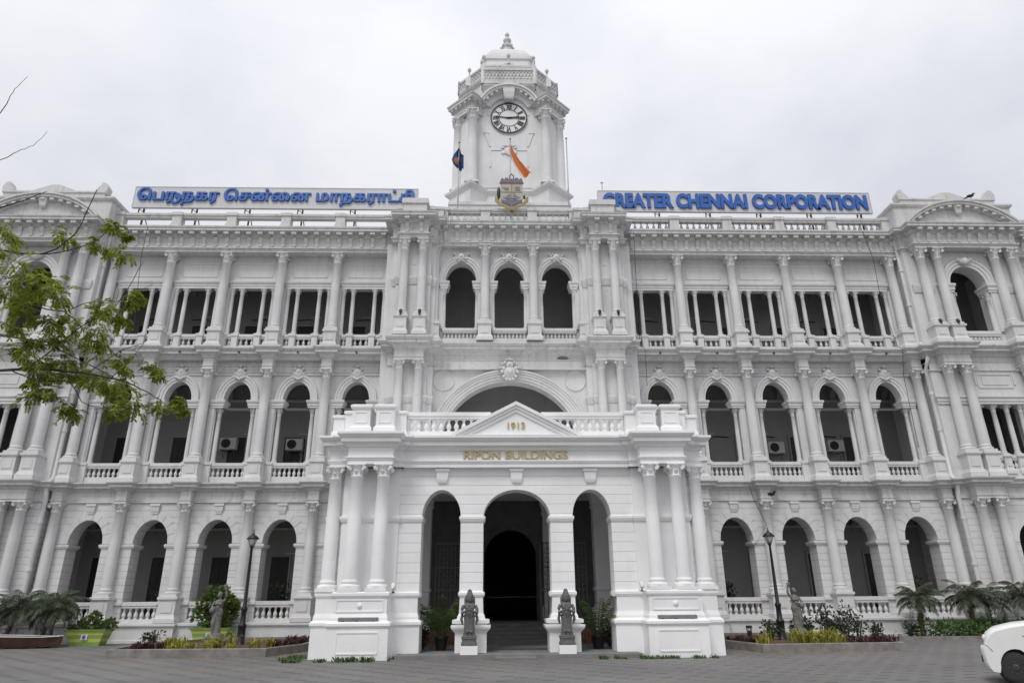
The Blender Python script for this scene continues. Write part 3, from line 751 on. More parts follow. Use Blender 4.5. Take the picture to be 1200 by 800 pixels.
# ------------------------------------------------------------------ centre block
AC = (-2.72, 0.0, 2.72)
m = MB(); yw = -.5
ed = [-4.55, -1.36, 1.36, 4.55]
for c, a, b in zip(AC, ed[:-1], ed[1:]): m.arch_panel(a, b, 14.7, 20.7, c, .87, 18.55, 1.2, yw, .1, 15.5)
for q in (-1, 1): m.box(*sorted((q * 4.55, q * 6.9)), yw - .3, 1.0, 7.4, 20.7)
part('wall', m, 'aged')
m = MB()
for c in AC:
    m.arch_band(c, 18.55, .87, 1.2, [(0, yw - .04), (.12, yw - .04), (.13, yw - .09), (.26, yw - .09), (.28, yw - .13), (.38, yw - .13), (.4, yw - .04)], yw)
    for q in (-1, 1):
        m.block4(c + q * .93 - .22, c + q * .93 + .22, yw - .12, .05, [(0, 18.08), (0, 18.18), (.03, 18.2), (.03, 18.32), (.08, 18.42), (.08, 18.52), (0, 18.55)])
        m.block(c + q * 1.12 - .14, c + q * 1.12 + .14, yw - .07, yw, [(0, 15.65), (0, 18.08)])
    # wreath keystone
    m.ball((c, yw - .14, 20.02), (.22, .13, .26)); m.ball((c, yw - .2, 20.06), (.12, .12, .14), 8, 5)
    for q in (-1, 1):
        for j, (dx, dz) in enumerate(((.3, .12), (.38, .24), (.26, -.08), (.2, .24), (.14, -.22))): m.ball((c + q * dx, yw - .1, 20.02 + dz), (.09, .09, .08), 6, 4)
part('arch_trim', m, 'aged')
for c in AC:
    for q in (-.93, .93): column(c + q, yw + .04, 15.65, 17.68, 18.08, .12, 'aged', name='colonnette', slim=True)
    balustrade(c - .92, c + .92, yw - .1, 14.78, 15.06, 15.38, 15.64, 9, 'aged', False, .22, BULK, .075)
for x in (-1.36, 1.36): column(x, -.84, 15.82, 19.98, 20.62, .25, 'aged', (14.78, 15.82), pw=.36)
for x in (-4.12, 4.12): column(x, -.69, 15.9, 19.98, 20.62, .2, 'aged', (14.78, 15.9), pw=.28)
m = MB()
for q in (-1, 1):
    m.block(q * 5.3 - .95, q * 5.3 + .95, -1.3, 0, [(0, 14.78), (0, 20.7)])        # pier behind the paired columns
    m.block(q * 5.3 - 1.2, q * 5.3 + 1.2, -1.02, 0, [(0, 14.78), (0, 20.66)])
    m.block(q * 5.3 - .95, q * 5.3 + .95, -1.34, 0, [(0, 17.98), (.03, 18.1), (.09, 18.36), (.09, 18.46), (0, 18.5)])
    m.block(q * 5.3 - 1.2, q * 5.3 + 1.2, -1.06, 0, [(0, 17.98), (.03, 18.1), (.09, 18.36), (.09, 18.46), (0, 18.5)])
    m.block(q * 5.3 - .12, q * 5.3 + .12, -1.32, -1.2, [(0, 19.2), (0, 20.3)])
    m.block(q * 5.3 - .90, q * 5.3 + .90, -1.15, 0, [(0, 7.5), (0, 13.5)])
    m.block(q * 5.3 - 1.2, q * 5.3 + 1.2, -.92, 0, [(0, 7.5), (0, 13.5)])
    m.block(q * 5.3 - .90, q * 5.3 + .90, -1.18, 0, [(0, 11.3), (.03, 11.4), (.08, 11.6), (.08, 11.7), (0, 11.74)])
    m.block(q * 5.3 - 1.2, q * 5.3 + 1.2, -.96, 0, [(0, 11.3), (.03, 11.4), (.08, 11.6), (.08, 11.7), (0, 11.74)])
part('pier', m, 'aged')
for q in (-1, 1):
    for x in (4.80, 5.80):
        column(q * x, -1.6, 15.95, 19.95, 20.58, .235, 'aged', (14.8, 15.95), pw=.31)
        column(q * x, -1.42, 8.6, 13.06, 13.5, .235, 'aged', (7.6, 8.6), pw=.31)
m = MB()
entab_top(m, -4.6, 4.6, -.86, 0, nblk=14)
for q in (-1, 1):
    entab_top(m, q * 5.3 - 1.25, q * 5.3 + 1.25, -1.3, 0, nblk=4); entab_top(m, q * 5.3 - .78, q * 5.3 + .78, -1.86, -.4, nblk=2)
part('cornice', m, 'aged_dark')
m = MB()
m.block(-4.6, 4.6, -.62, 0, [(0, 13.28), (.05, 13.30), (.05, 13.4), (0, 13.42), (0, 13.78), (.035, 13.8), (.035, 13.84), (0, 13.86), (0, 14.08)] + CORN2)
for q in (-1, 1):
    m.block(q * 5.3 - 1.2, q * 5.3 + 1.2, -1.0, 0, [(0, 13.4), (0, 14.08)] + CORN2)
    m.block(q * 5.3 - .76, q * 5.3 + .76, -1.68, -.3, [(0, 13.50), (0, 13.62), (.03, 13.64), (.03, 13.68), (0, 13.7), (0, 14.08)] + [(p * .92, z) for p, z in CORN2[:-1]] + [(0, 14.79)])
part('cornice', m, 'aged_dark')
m = MB(); m.prism_y([(2.55, 13.88), (2.62, 14.02), (2.85, 14.06), (3.12, 14.02), (3.22, 13.90), (3.0, 13.86)], -.632, -.60); part('bare_plaster', m, 'sand')
# great arch of the first floor
m = MB(); m.arch_panel(-4.6, 4.6, 7.4, 13.5, 0, 3.66, 9.0, 3.66, -.42, .3, n=40); part('wall', m, 'aged')
m = MB()
m.arch_band(0, 9.0, 3.66, 3.66, [(-.01, -.40), (.01, -.50), (.13, -.50), (.14, -.56), (.28, -.56), (.29, -.61), (.42, -.61), (.43, -.66), (.54, -.66), (.55, -.71), (.63, -.71), (.67, -.55)], -.4, 0, PI, 48)
for q in (-1, 1):
    ring = [(q * 3.52 + .62 * math.cos(2 * PI * k / 24), 12.72 + .62 * math.sin(2 * PI * k / 24)) for k in range(24)]
    m.arch_band(q * 3.52, 12.72, .5, .5, [(0, -.44), (.05, -.48), (.1, -.44)], -.42, 0, 2 * PI, 32)
part('great_arch', m, 'aged')
m = MB()                                                            # carved shield on the crown of the great arch
def kb(x, z, r_, y=-.82):
    q_ = .74; r2 = [k * q_ for k in r_] if hasattr(r_, '__len__') else r_ * q_
    m.ball((x * q_, y, 13.22 + (z - 13.2) * q_), r2, 8, 5)
kb(0, 13.0, (.46, .2, .46)); kb(0, 13.04, (.26, .18, .3), -.92); kb(0, 13.55, (.3, .16, .3)); kb(0, 13.6, (.14, .14, .2), -.9)
for q in (-1, 1):
    for dx, dz, r_ in ((.42, .3, .16), (.55, .05, .15), (.62, .35, .10), (.78, .32, .08), (.92, .42, .06), (.35, .75, .12), (.42, -.3, .14), (.22, -.5, .14), (.2, .95, .09), (.5, .62, .09)): kb(q * dx, 13.0 + dz, (r_, .14, r_))
kb(0, 12.46, (.14, .14, .14)); kb(0, 14.0, (.12, .12, .1))
part('carved_shield', m, 'aged')
# parapet above the centre, attic blocks above the paired columns
part('parapet', parapet(-4.0, 4.0, -.62, [-3.8, -1.36, 1.36, 3.8], 'aged_dark', 8), 'aged_dark')
m = MB()
for q in (-1, 1):
    m.block4(q * 5.3 - .66, q * 5.3 + .66, -2.0, -.6, [(0, 22.0), (0, 22.66), (.08, 22.7), (.08, 22.98), (0, 23.06)])
    m.block4(q * 5.3 - 1.0, q * 5.3 + 1.0, -1.6, 0, [(0, 22.0), (0, 22.5), (.06, 22.55), (.06, 22.75), (0, 22.8)])
    m.block4(q * 4.05 - .3, q * 4.05 + .3, -1.3, -.3, [(0, 22.0), (0, 22.72), (.05, 22.75), (.05, 22.9), (0, 22.95)])
part('attic', m, 'aged_dark')
# rooms of the centre: loggia floors and the entrance wall
m = MB()
m.box(-6.9, 6.9, .25, 3.7, 14.2, 14.72); m.box(-6.9, 6.9, .25, 3.7, 21.5, 21.9); m.box(-6.9, 6.9, .6, 3.7, 6.9, 7.4)
part('loggia_floor', m, 'inner')
for x in AC:
    m = MB(); m.box(x - .6, x + .6, 3.6, 3.74, 14.74, 17.3); part('door', m, 'doorwood')
m = MB()
m.arch_panel(-6.6, 6.6, 0, 7.0, 0, 1.28, 3.75, 1.28, 0.0, .6, .8, 24)
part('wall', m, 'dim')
m = MB(); m.arch_band(0, 3.75, 1.28, 1.28, [(0, -.05), (.16, -.05), (.18, -.09), (.3, -.09), (.32, 0)], 0.01)
for q in (-1, 1):
    for x in (5.2,): m.block(q * x - .3, q * x + .3, -.22, 0, [(.05, .1), (.05, 1.3), (0, 1.4), (0, 5.6), (.05, 5.62), (.05, 5.75), (0, 5.8), (.1, 6.1), (.12, 6.3)])
part('entrance_trim', m, 'dim')
for q in (-1, 1):
    m = MB()
    PP = [(.10, .1), (.10, 1.25), (.13, 1.3), (.13, 1.4), (.05, 1.45), (0, 1.6), (0, 2.1), (.05, 2.15), (.05, 2.25), (0, 2.3), (0, 5.7), (.05, 5.72), (.05, 5.82), (.02, 5.84), (.06, 6.1), (.14, 6.3), (.14, 6.44)]
    m.block4(q * 1.86 - .26, q * 1.86 + .26, -.55, -.02, PP); part('hall_pier', m, 'fresh')
    m = MB(); m.block4(q * 4.02 - .36, q * 4.02 + .36, -3.7, -3.0, PP); part('hall_pier', m, 'fresh')
    m = MB(); m.block4(q * 4.9 - .36, q * 4.9 + .36, -6.6, -6.0, PP); part('hall_pier', m, 'fresh')
    m = MB()
    for i in range(12): x = q * (2.15 + i * .13); m.box(x - .045, x + .045, -5.35, -5.25, .13, .62 + .03 * (i % 2))
    m.box(*sorted((q * 2.1, q * 3.65)), -5.33, -5.27, .5, .56); part('brick_edging', m, 'terracotta')
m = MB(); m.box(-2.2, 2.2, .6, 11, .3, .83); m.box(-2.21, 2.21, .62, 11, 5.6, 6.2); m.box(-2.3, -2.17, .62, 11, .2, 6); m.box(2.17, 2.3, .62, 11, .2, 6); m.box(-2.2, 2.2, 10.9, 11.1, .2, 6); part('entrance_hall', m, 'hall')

# ------------------------------------------------------------------ entrance porch
FW = -9.6
m = MB()
m.arch_panel(-2.03, 2.03, 1.9, 6.46, 0, 1.225, 4.62, 1.01, FW, FW + .85, 1.9, 24)
for q in (-1, 1):
    a, b = sorted((q * 2.03, q * 3.95)); m.arch_panel(a, b, 1.9, 6.46, q * 2.76, .71, 4.62, 1.01, FW, FW + .85, 1.9, 20)
    m.box(*sorted((q * 3.95, q * 6.88)), FW, FW + .85, 1.9, 6.46)
part('porch_wall', m, 'fresh_joint')
m = MB()                                                            # side walls, each with an arch
def side_panel(x, y0, y1, yc, r_, zs, rz, th):
    t = MB(); t.arch_panel(y0, y1, 1.0, 6.46, yc, r_, zs, rz, 0, th, 1.0, 20)
    return [(x + v[1], v[0], v[2]) for v in t.v], t.f
for q in (-1, 1):
    for y0, y1 in ((FW + .85, -4.6), (-4.6, -.5)):
        vs, fs = side_panel(q * 6.88, y0, y1, (y0 + y1) / 2, 1.2, 4.4, 1.2, -q * .8); m.add(vs, fs)
part('porch_wall', m, 'fresh_joint')
PB = [(.10, 0), (.10, .95), (.13, 1.0), (.16, 1.04), (.16, 1.12), (.10, 1.17), (.05, 1.2), (.05, 1.28), (.02, 1.36), (0, 1.42), (0, 1.90), (.03, 1.92), (.06, 1.98), (.06, 2.06), (0, 2.10)]
m = MB()
for q in (-1, 1):
    m.block(*sorted((q * 1.225, q * 2.03)), FW - .02, FW + .9, [(.14, 0), (.14, .74), (.18, .80), (.26, .88), (.28, .94), (.28, 1.0), (.14, 1.015), (.14, 1.05), (.24, 1.06), (.24, 1.17), (.08, 1.2), (.07, 1.28), (.02, 1.38)] + PB[10:])      # slim pier by the middle arch
    a, b = sorted((q * 3.50, q * 6.92)); m.block(a, b, FW - .05, FW + .9, PB)
    a, b = sorted((q * 4.42, q * 6.24)); m.block(a, b, FW - 1.02, FW, PB)
    a, b = sorted((q * 6.2, q * 6.95)); m.block(a, b, FW - .42, FW, [(p * .8, z - .0) for p, z in PB])
    a, b = sorted((q * 6.1, q * 6.93)); m.block(a, b, FW + .9, -.3, [(p * .95, z) for p, z in PB[:5]] + [(0, 1.2)])
    # sunk panels and rosette on the pedestal faces
    c = q * 5.33
    for z0, z1, h_ in ((.18, .86, .68), (1.46, 1.86, .78)):
        yy = FW - 1.02 - (.10 if z0 < 1 else 0)
        m.box(c - h_, c + h_, yy - .02, yy + .01, z0, z0 + .04); m.box(c - h_, c + h_, yy - .02, yy + .01, z1 - .04, z1)
        for e in (-1, 1): m.box(c + e * h_ - .02, c + e * h_ + .02, yy - .019, yy + .01, z0 + .04, z1 - .04)
    m.ball((c, FW - 1.03, 1.66), (.09, .05, .09), 8, 5)
part('porch_base', m, 'fresh')
m = MB()
for q in (-1, 1):
    for a, b in ((1.225, 2.03), (3.49, 6.88)):
        a2, b2 = sorted((q * a, q * b)); m.block4(a2, b2, FW - .0, FW + .85, [(0, 4.46), (.03, 4.48), (.07, 4.58), (.07, 4.66), (0, 4.69)])
    m.block(*sorted((q * 4.3, q * 6.35)), FW - .10, FW, [(0, 2.1), (0, 6.44)])           # pilaster slab behind the columns
    m.block(*sorted((q * 4.3, q * 6.35)), FW - .12, FW, [(0, 4.46), (.03, 4.48), (.07, 4.58), (.07, 4.66), (0, 4.69)])
for x in (-2.76, 0, 2.76):
    m.block(x - .17, x + .17, FW - .07, FW, [(-.02, 5.86), (0, 5.9), (.03, 6.0), (.05, 6.2), (.05, 6.28), (.1, 6.3), (.1, 6.40)])
    rx_ = 1.225 if x == 0 else .71
part('porch_trim', m, 'fresh')
EN = [(0, 6.42), (0, 6.56), (.03, 6.57), (.03, 6.62), (.06, 6.63), (.06, 6.68), (0, 6.70), (0, 7.02), (.06, 7.04), (.10, 7.12), (.20, 7.18), (.24, 7.2), (.24, 7.34), (.30, 7.36), (.38, 7.46), (.38, 7.54), (.0, 7.60)]
m = MB()
m.block(-6.93, 6.93, FW - .24, -.3, EN)
for q in (-1, 1): m.block(*sorted((q * 4.50, q * 6.12)), FW - .97, FW, [(p, z + (.004 if z > 7.5 else 0)) for p, z in EN]); m.block(*sorted((q * 4.2, q * 6.42)), FW - .36, FW, [(p, z + (.002 if z > 7.5 else 0)) for p, z in EN])
part('porch_cornice', m, 'fresh')
for q in (-1, 1):
    for x, y in ((4.84, FW - .70), (5.78, FW - .70), (6.66, FW - .14)):
        column(q * x, y, 2.10, 6.0, 6.42, .245, 'fresh')
    for x in (6.0,):
        column(q * x, -1.6, 1.2, 6.0, 6.42, .24, 'inner'); column(q * x, -4.6, 1.2, 6.0, 6.42, .24, 'inner')
# porch parapet
m = MB()
for q in (-1, 1):
    for a, b in ((4.54, 5.20), (5.42, 6.08)): m.block(*sorted((q * a, q * b)), FW - .95, FW - .1, [(.07, 7.58), (.07, 7.74), (.03, 7.8), (0, 7.84), (0, 8.44), (.05, 8.48), (.07, 8.52), (.07, 8.60), (0, 8.64)])
    for a, b in ((4.62, 5.12), (5.5, 6.0)):
        c = q * (a + b) / 2; yy = FW - .95
        for z in (7.95, 8.34): m.box(c - .22, c + .22, yy - .02, yy + .01, z - .02, z + .02)
        for e in (-.22, .22): m.box(c + e - .02, c + e + .02, yy - .019, yy + .01, 7.97, 8.32)
    m.block4(*sorted((q * 4.16, q * 6.45)), FW - .42, FW + .1, [(.04, 7.58), (.04, 7.74), (0, 7.78), (0, 8.40), (.05, 8.42), (.05, 8.50), (0, 8.53)])
    m.block4(*sorted((q * 6.5, q * 6.92)), FW - .24, -.6, [(.04, 7.58), (.04, 7.74), (0, 7.78), (0, 8.28), (.05, 8.30), (.05, 8.38), (0, 8.41)])
part('porch_parapet', m, 'fresh')
for q in (-1, 1):
    x0, x1 = sorted((q * 1.0, q * 4.14))
    balustrade(x0, x1, FW - .02, 7.58, 7.80, 8.30, 8.54, 11, 'fresh', True, .26, None, .10)
# pediment with the year
m = MB()
hb, z0, za = 2.42, 7.60, 8.84
m.prism_y([(-hb + .15, z0), (hb - .15, z0), (0, za - .12)], FW - .34, FW - .1)
def rake(q, w0, w1, yf):
    d = Vector((hb, za - z0)).normalized(); n_ = Vector((-d.y, d.x))
    P = lambda t, o_: (q * (-hb + d.x * t + n_.x * o_), z0 + d.y * t + n_.y * o_)
    ln = math.hypot(hb, za - z0)
    # cut on the centre line
    def cutx(o_): return (hb - n_.x * o_) / d.x
    return [P(0, w0), P(cutx(w0), w0), P(cutx(w1), w1), P(0 - w1 * .6, w1)]
for q in (-1, 1):
    for w0, w1, yy in ((-.30, -.18, .40), (-.18, -.08, .46), (-.08, .04, .52)): m.prism_y(rake(q, w0, w1, 0), FW - yy, FW - .12)
m.box(-hb + .1, hb - .1, FW - .42, FW - .3, z0, z0 + .03)
part('porch_pediment', m, 'fresh')
# porch floor, ceiling and the steps into the hall
m = MB()
m.box(-6.05, 6.05, FW + .86, .0, 6.46, 6.9); part('porch_ceiling', m, 'inner')
m = MB(); m.box(-4.1, 4.1, FW - 1.0, -4.9, 0.0, .13)
for i in range(5): m.box(-6.0, 6.0, -4.9 + i * .42, -.0, .13 + .14 * i, .13 + .14 * (i + 1) - .001 * (i == 9))
m.box(-.8, .55, FW - 1.5, FW - 1.0, 0, .07)
part('porch_floor', m, 'slab')
# tall iron gate leaves folded back inside the porch
for sx, x0 in ((-1, -3.6), (1, 1.55)):
    m = MB()
    for i in range(12):
        x = x0 + 2.05 * i / 11; m.tube([(x, -1.0, .85), (x, -1.0, 4.4)], .022, 6)
    for z in (.95, 2.2, 3.2, 4.3): m.box(x0, x0 + 2.05, -1.03, -.97, z, z + .05)
    for i in range(6):
        for zz in (2.55, 2.95, 3.55, 3.95):
            cx = x0 + .2 + i * .33; m.tube([(cx + .13 * math.cos(2 * PI * k / 10), -1.0, zz + .13 * math.sin(2 * PI * k / 10)) for k in range(11)], .016, 5)
    part('iron_gate', m, 'rail')
for x in (-1.42, 1.42):
    m = MB()
    for i in range(9): m.tube([(x, -.05 - .13 * i, .85), (x, -.05 - .13 * i, 4.2)], .02, 6)
    for z in (.95, 2.4, 4.1): m.box(x - .03, x + .03, -1.15, -.02, z, z + .05)
    part('iron_gate', m, 'rail')
part('balusters', BULK, 'aged', kind='stuff')

# ------------------------------------------------------------------ clock tower (parts of the same building)
TX, TY = .12, 5.4
m = MB()
m.block4(TX - 3.75, TX + 3.75, 1.0, 9.9, [(0, 21.9), (0, 24.45), (.06, 24.5), (.06, 24.7), (0, 24.75)])
m.block4(TX - 3.0, TX + 3.0, 2.05, 8.8, [(0, 24.6), (0, 25.9), (.08, 25.95), (.18, 26.1), (.18, 26.25), (0, 26.3)])
for sx in (-1, 1):
    for cy in (2.55, 8.3):
        m.lathe(TX + sx * 2.45, cy, [(1.42, 24.6), (1.42, 25.85), (1.5, 25.9), (1.72, 26.08), (1.76, 26.22), (1.3, 26.32)], 4, 0, False)
        for z in (24.72,): m.lathe(TX + sx * 2.45, cy, [(1.5, 24.6), (1.5, z + .1), (1.42, z + .2)], 4, 0, False)
part('tower_base', m, 'tower')
m = MB()
m.box(TX - 2.55, TX + 2.55, 2.0, 8.8, 26.25, 33.3)
for sx in (-1, 1):
    for cy in (2.55, 8.3): m.lathe(TX + sx * 2.45, cy, [(.92, 26.2), (.92, 31.9)], 4, 0, False)
m.lathe(TX, 5.4, [(3.6, 31.9), (3.6, 33.2)], 4, PI / 4, False)
part('tower_wall', m, 'tower')
m = MB()                                                            # relief ornament below the dial
yy = 1.99
for sx in (-1, 1):
    m.box(TX + sx * 1.5 - .18, TX + sx * 1.5 + .18, yy - .06, yy, 30.62, 30.74)
    m.prism_y([(TX + sx * 1.62, 30.6), (TX + sx * 1.36, 30.6), (TX + sx * 1.2, 29.6), (TX + sx * 1.3, 29.6)], yy - .04, yy)
    m.box(TX + sx * 1.23 - .06, TX + sx * 1.23 + .06, yy - .035, yy, 28.0, 29.2)
    m.box(*sorted((TX + sx * .45, TX + sx * 1.2)), yy - .03, yy, 29.28, 29.33)
    m.ball((TX + sx * .38, yy - .02, 29.1), (.16, .06, .14), 8, 5); m.ball((TX + sx * .42, yy - .02, 29.5), (.13, .05, .10), 8, 5)
m.box(TX - .5, TX + .5, yy - .06, yy, 29.62, 29.7); m.ball((TX, yy - .03, 29.2), (.3, .08, .34), 10, 6)
m.box(TX - 2.3, TX + 2.3, yy - .03, yy, 26.4, 26.5)
part('tower_relief', m, 'tower')
for sx in (-1, 1):
    for cx, cy in ((2.40, 1.52), (3.40, 2.55), (2.40, 9.35), (3.40, 8.3)):
        column(TX + sx * cx, cy, 26.3, 31.45, 32.0, .315, 'tower', name='tower_column')
m = MB()
for sx in (-1, 1):
    for cy in (2.55, 8.3):
        m.lathe(TX + sx * 2.45, cy, [(1.32, 32.0), (1.32, 32.2), (1.36, 32.22), (1.36, 32.3), (1.28, 32.32), (1.28, 32.62), (1.36, 32.66), (1.42, 32.75), (1.62, 32.80), (1.68, 32.82), (1.68, 32.98), (1.75, 33.02), (1.79, 33.12), (1.2, 33.24)], 4, 0, False)
        for k in range(4):                                           # dentil blocks under the corona
            a0, a1 = PI / 2 * k, PI / 2 * (k + 1)
            for j in range(5):
                t = (j + .5) / 5; r_ = 1.52
                x = TX + sx * 2.45 + r_ * (math.cos(a0) * (1 - t) + math.cos(a1) * t); y = cy + r_ * (math.sin(a0) * (1 - t) + math.sin(a1) * t)
                am = (a0 + a1) / 2
                m.lathe(x, y, [(.10, 32.64), (.10, 32.81)], 4, am + PI / 4, False)
part('tower_cornice', m, 'aged_dark')
# clock hood and drum
m = MB()
m.arch_band(TX, 32.1, 1.36, 1.36, [(-.02, 1.95), (0, 1.8), (.3, 1.75), (.32, 1.62), (.45, 1.62), (.47, 1.35), (.6, 1.35), (.62, 1.25), (.72, 1.25), (.74, 1.6)], 2.05, R(24), R(156), 36)
m.prism_y([(TX + 1.41 * math.cos(PI * k / 20), 32.1 + 1.41 * math.sin(PI * k / 20)) for k in range(21)], 1.97, 2.2)
for k in range(9):
    t = R(34 + 112 * k / 8)
    if 70 < math.degrees(t) < 110: continue
    m.box(TX + 1.75 * math.cos(t) - .09, TX + 1.75 * math.cos(t) + .09, 1.4, 1.7, 32.1 + 1.75 * math.sin(t) - .08, 32.1 + 1.75 * math.sin(t) + .08)
m.block(TX - .3, TX + .3, 1.45, 1.9, [(-.04, 33.1), (0, 33.2), (.08, 33.6), (.10, 33.9)])
part('clock_hood', m, 'tower')
h_, e_ = 3.45, 1.72
def octo(h, e): return [(TX - e, TY - h), (TX + e, TY - h), (TX + h, TY - e), (TX + h, TY + e), (TX + e, TY + h), (TX - e, TY + h), (TX - h, TY + e), (TX - h, TY - e)]
m = MB(); m.plan(octo(h_, e_), [(.97, 33.2), (.97, 34.9), (.99, 34.95), (1.02, 35.1), (1.02, 35.3), (.99, 35.35)])
m.block(TX - 1.66, TX + 1.66, 1.96, 3.0, [(0, 35.3), (0, 36.0), (.05, 36.04), (.09, 36.12), (.09, 36.26), (0, 36.32)])
m.block4(TX - 1.74, TX + 1.74, 1.42, 2.2, [(-.16, 33.85), (-.06, 33.98), (-.02, 34.04), (.05, 34.08), (.05, 34.2), (0, 34.22)])
m.prism_y([(TX - .45, 36.3), (TX + .45, 36.3), (TX + .28, 36.5), (TX, 36.58), (TX - .28, 36.5)], 1.93, 2.1)
part('tower_drum', m, 'aged_dark')
# lattice railing of the front balcony and round the gallery
m = MB()
def lattice(ax, ay, bx, by, z0, hgt):
    ln = math.hypot(bx - ax, by - ay); d = Vector(((bx - ax) / ln, (by - ay) / ln, 0)); nn = Vector((-d.y, d.x, 0))
    def bar(p, q, hw, za, zb):
        a = Vector((ax, ay, 0)) + d * p; b = Vector((ax, ay, 0)) + d * q; V0, V1 = Vector((0, 0, za)), Vector((0, 0, zb))
        m.loft([[a + nn * hw + V0, b + nn * hw + V0, b - nn * hw + V0, a - nn * hw + V0], [a + nn * hw + V1, b + nn * hw + V1, b - nn * hw + V1, a - nn * hw + V1]])
    bar(0, ln, .09, z0, z0 + .12 * hgt); bar(0, ln, .09, z0 + .84 * hgt, z0 + hgt); bar(0, ln, .05, z0 + .36 * hgt, z0 + .44 * hgt); bar(.02, ln - .02, .015, z0 + .1 * hgt, z0 + .9 * hgt)
    k = max(1, round(ln / .24))
    for j in range(k):
        p, q = ln * j / k, ln * (j + 1) / k
        for za, zb in ((z0 + .44 * hgt, z0 + .84 * hgt), (z0 + .84 * hgt, z0 + .44 * hgt)): m.tube([Vector((ax, ay, za)) + d * p - nn * .04, Vector((ax, ay, zb)) + d * q - nn * .04], .034, 4, False)
        a = Vector((ax, ay, z0 + .1 * hgt)) + d * (p + q) / 2 - nn * .02; m.tube([a, a + Vector((0, 0, .28 * hgt))], .05, 5)
    m.lathe(ax, ay, [(.13, z0), (.13, z0 + hgt + .08), (.05, z0 + hgt + .12)], 8); m.lathe(bx, by, [(.13, z0), (.13, z0 + hgt + .08), (.05, z0 + hgt + .12)], 8)
lattice(TX - 1.76, 1.42, TX + 1.76, 1.42, 34.2, 1.36)
for q in (-1, 1): lattice(TX + q * 1.76, 1.44, TX + q * 1.76, 1.95, 34.2, 1.36)
OC = octo(h_, e_)
for i in range(1, 8): lattice(*OC[i], *OC[(i + 1) % 8], 35.2, 1.0)
part('gallery_railing', m, 'aged_dark')
m = MB()
m.plan(octo(2.0, .95), [(1, 35.3), (1, 36.7), (1.05, 36.76), (1.05, 36.9), (.9, 36.96)])
m.block4(TX - 1.9, TX + 1.9, 2.6, 8.2, [(0, 35.3), (0, 36.7), (.06, 36.75), (.06, 36.9), (0, 36.95)])
for q in (-1, 1):                                                   # sloping buttress scrolls at the corners
    for y in (TY - 2.3, TY + 2.3):
        m.loft([[(TX + q * 1.0, y - .3, 37.2), (TX + q * 1.0, y + .3, 37.2), (TX + q * 1.0, y + .3, 35.3), (TX + q * 1.0, y - .3, 35.3)], [(TX + q * 3.0, y - .3, 35.9), (TX + q * 3.0, y + .3, 35.9), (TX + q * 3.0, y + .3, 35.3), (TX + q * 3.0, y - .3, 35.3)]])
part('lantern_base', m, 'tower')
m = MB()
m.loft([[(x, y, z) for x, y in octo(h, e)] for h, e, z in ((1.9, 1.5, 36.8), (1.9, 1.5, 38.26), (2.0, 1.58, 38.32), (2.0, 1.58, 38.56), (1.9, 1.5, 38.62), (1.88, 1.40, 38.9), (1.80, 1.2, 39.25), (1.62, .98, 39.52), (1.3, .75, 39.82), (.9, .5, 40.08), (.5, .25, 40.26))])
dm = part('dome', m, 'tower')
m = MB(); z = 40.98
m.lathe(TX, TY, [(.48, z - .6), (.48, z - .3), (.40, z - .26), (.38, z + .1), (.44, z + .16), (.44, z + .30), (.34, z + .42), (.2, z + .54), (.18, z + .66), (.29, z + .80), (.32, z + .95), (.22, z + 1.08), (.12, z + 1.16), (.10, z + 1.34), (.17, z + 1.44), (.17, z + 1.54), (.07, z + 1.66), (.03, z + 1.84)], 14)
for k in range(8): m.ball((TX + .45 * math.cos(PI / 4 * k), TY + .45 * math.sin(PI / 4 * k), z + .2), (.11, .11, .16), 6, 4)
m.build('finial', 'aged_dark', dm)
urn = mesh_only('urn', lambda: MB().lathe(0, 0, [(.12, 0), (.12, .1), (.045, .16), (.045, .52), (.07, .56), (.13, .68), (.145, .76), (.11, .86), (.04, .92), (.03, .98)], 10), 'aged_dark', 'urn_finial')
for x, y, z in ((-1.72, 1.95, 36.25), (1.72, 1.95, 36.25), (0, 1.98, 36.45), (-2.75, 3.1, 36.15), (2.75, 3.1, 36.15), (-3.45, 7.2, 36.1), (3.45, 7.2, 36.1)):
    obj('urn_finial', urn, HALL, (TX + x, y, z))
# dial
CZ_, CR = 31.84, 1.22
m = MB(); m.prism_y([(TX + CR * math.cos(2 * PI * k / 48), CZ_ + CR * math.sin(2 * PI * k / 48)) for k in range(48)], 1.93, 2.05)
dial = part('clock_face', m, 'clockwhite')
m = MB()
for r0, r1, d_ in ((1.15, 1.235, .04), (.64, .69, .012)): m.arch_band(TX, CZ_, r0, r0, [(0, 1.93 - d_), (r1 - r0, 1.93 - d_)], 1.94, 0, 2 * PI, 48)
m.build('clock_ring', 'ink', dial)
for k, tx in enumerate(('XII', 'I', 'II', 'III', 'IIII', 'V', 'VI', 'VII', 'VIII', 'IX', 'X', 'XI')):
    a = -2 * PI * k / 12
    me = text_mesh(tx, {1: .07, 2: .18, 3: .26, 4: .34}.get(len(tx), .3) if 'V' not in tx and 'X' not in tx else {1: .22, 2: .28, 3: .36, 4: .42}[len(tx)], .38, .015, .045, 'numeral'); me.materials.append(M['ink'])
    o = obj('numeral', me, dial); o.matrix_local = Matrix.Translation((TX, 1.929, CZ_)) @ Matrix.Rotation(-a, 4, 'Y') @ Matrix.Translation((0, 0, .71))
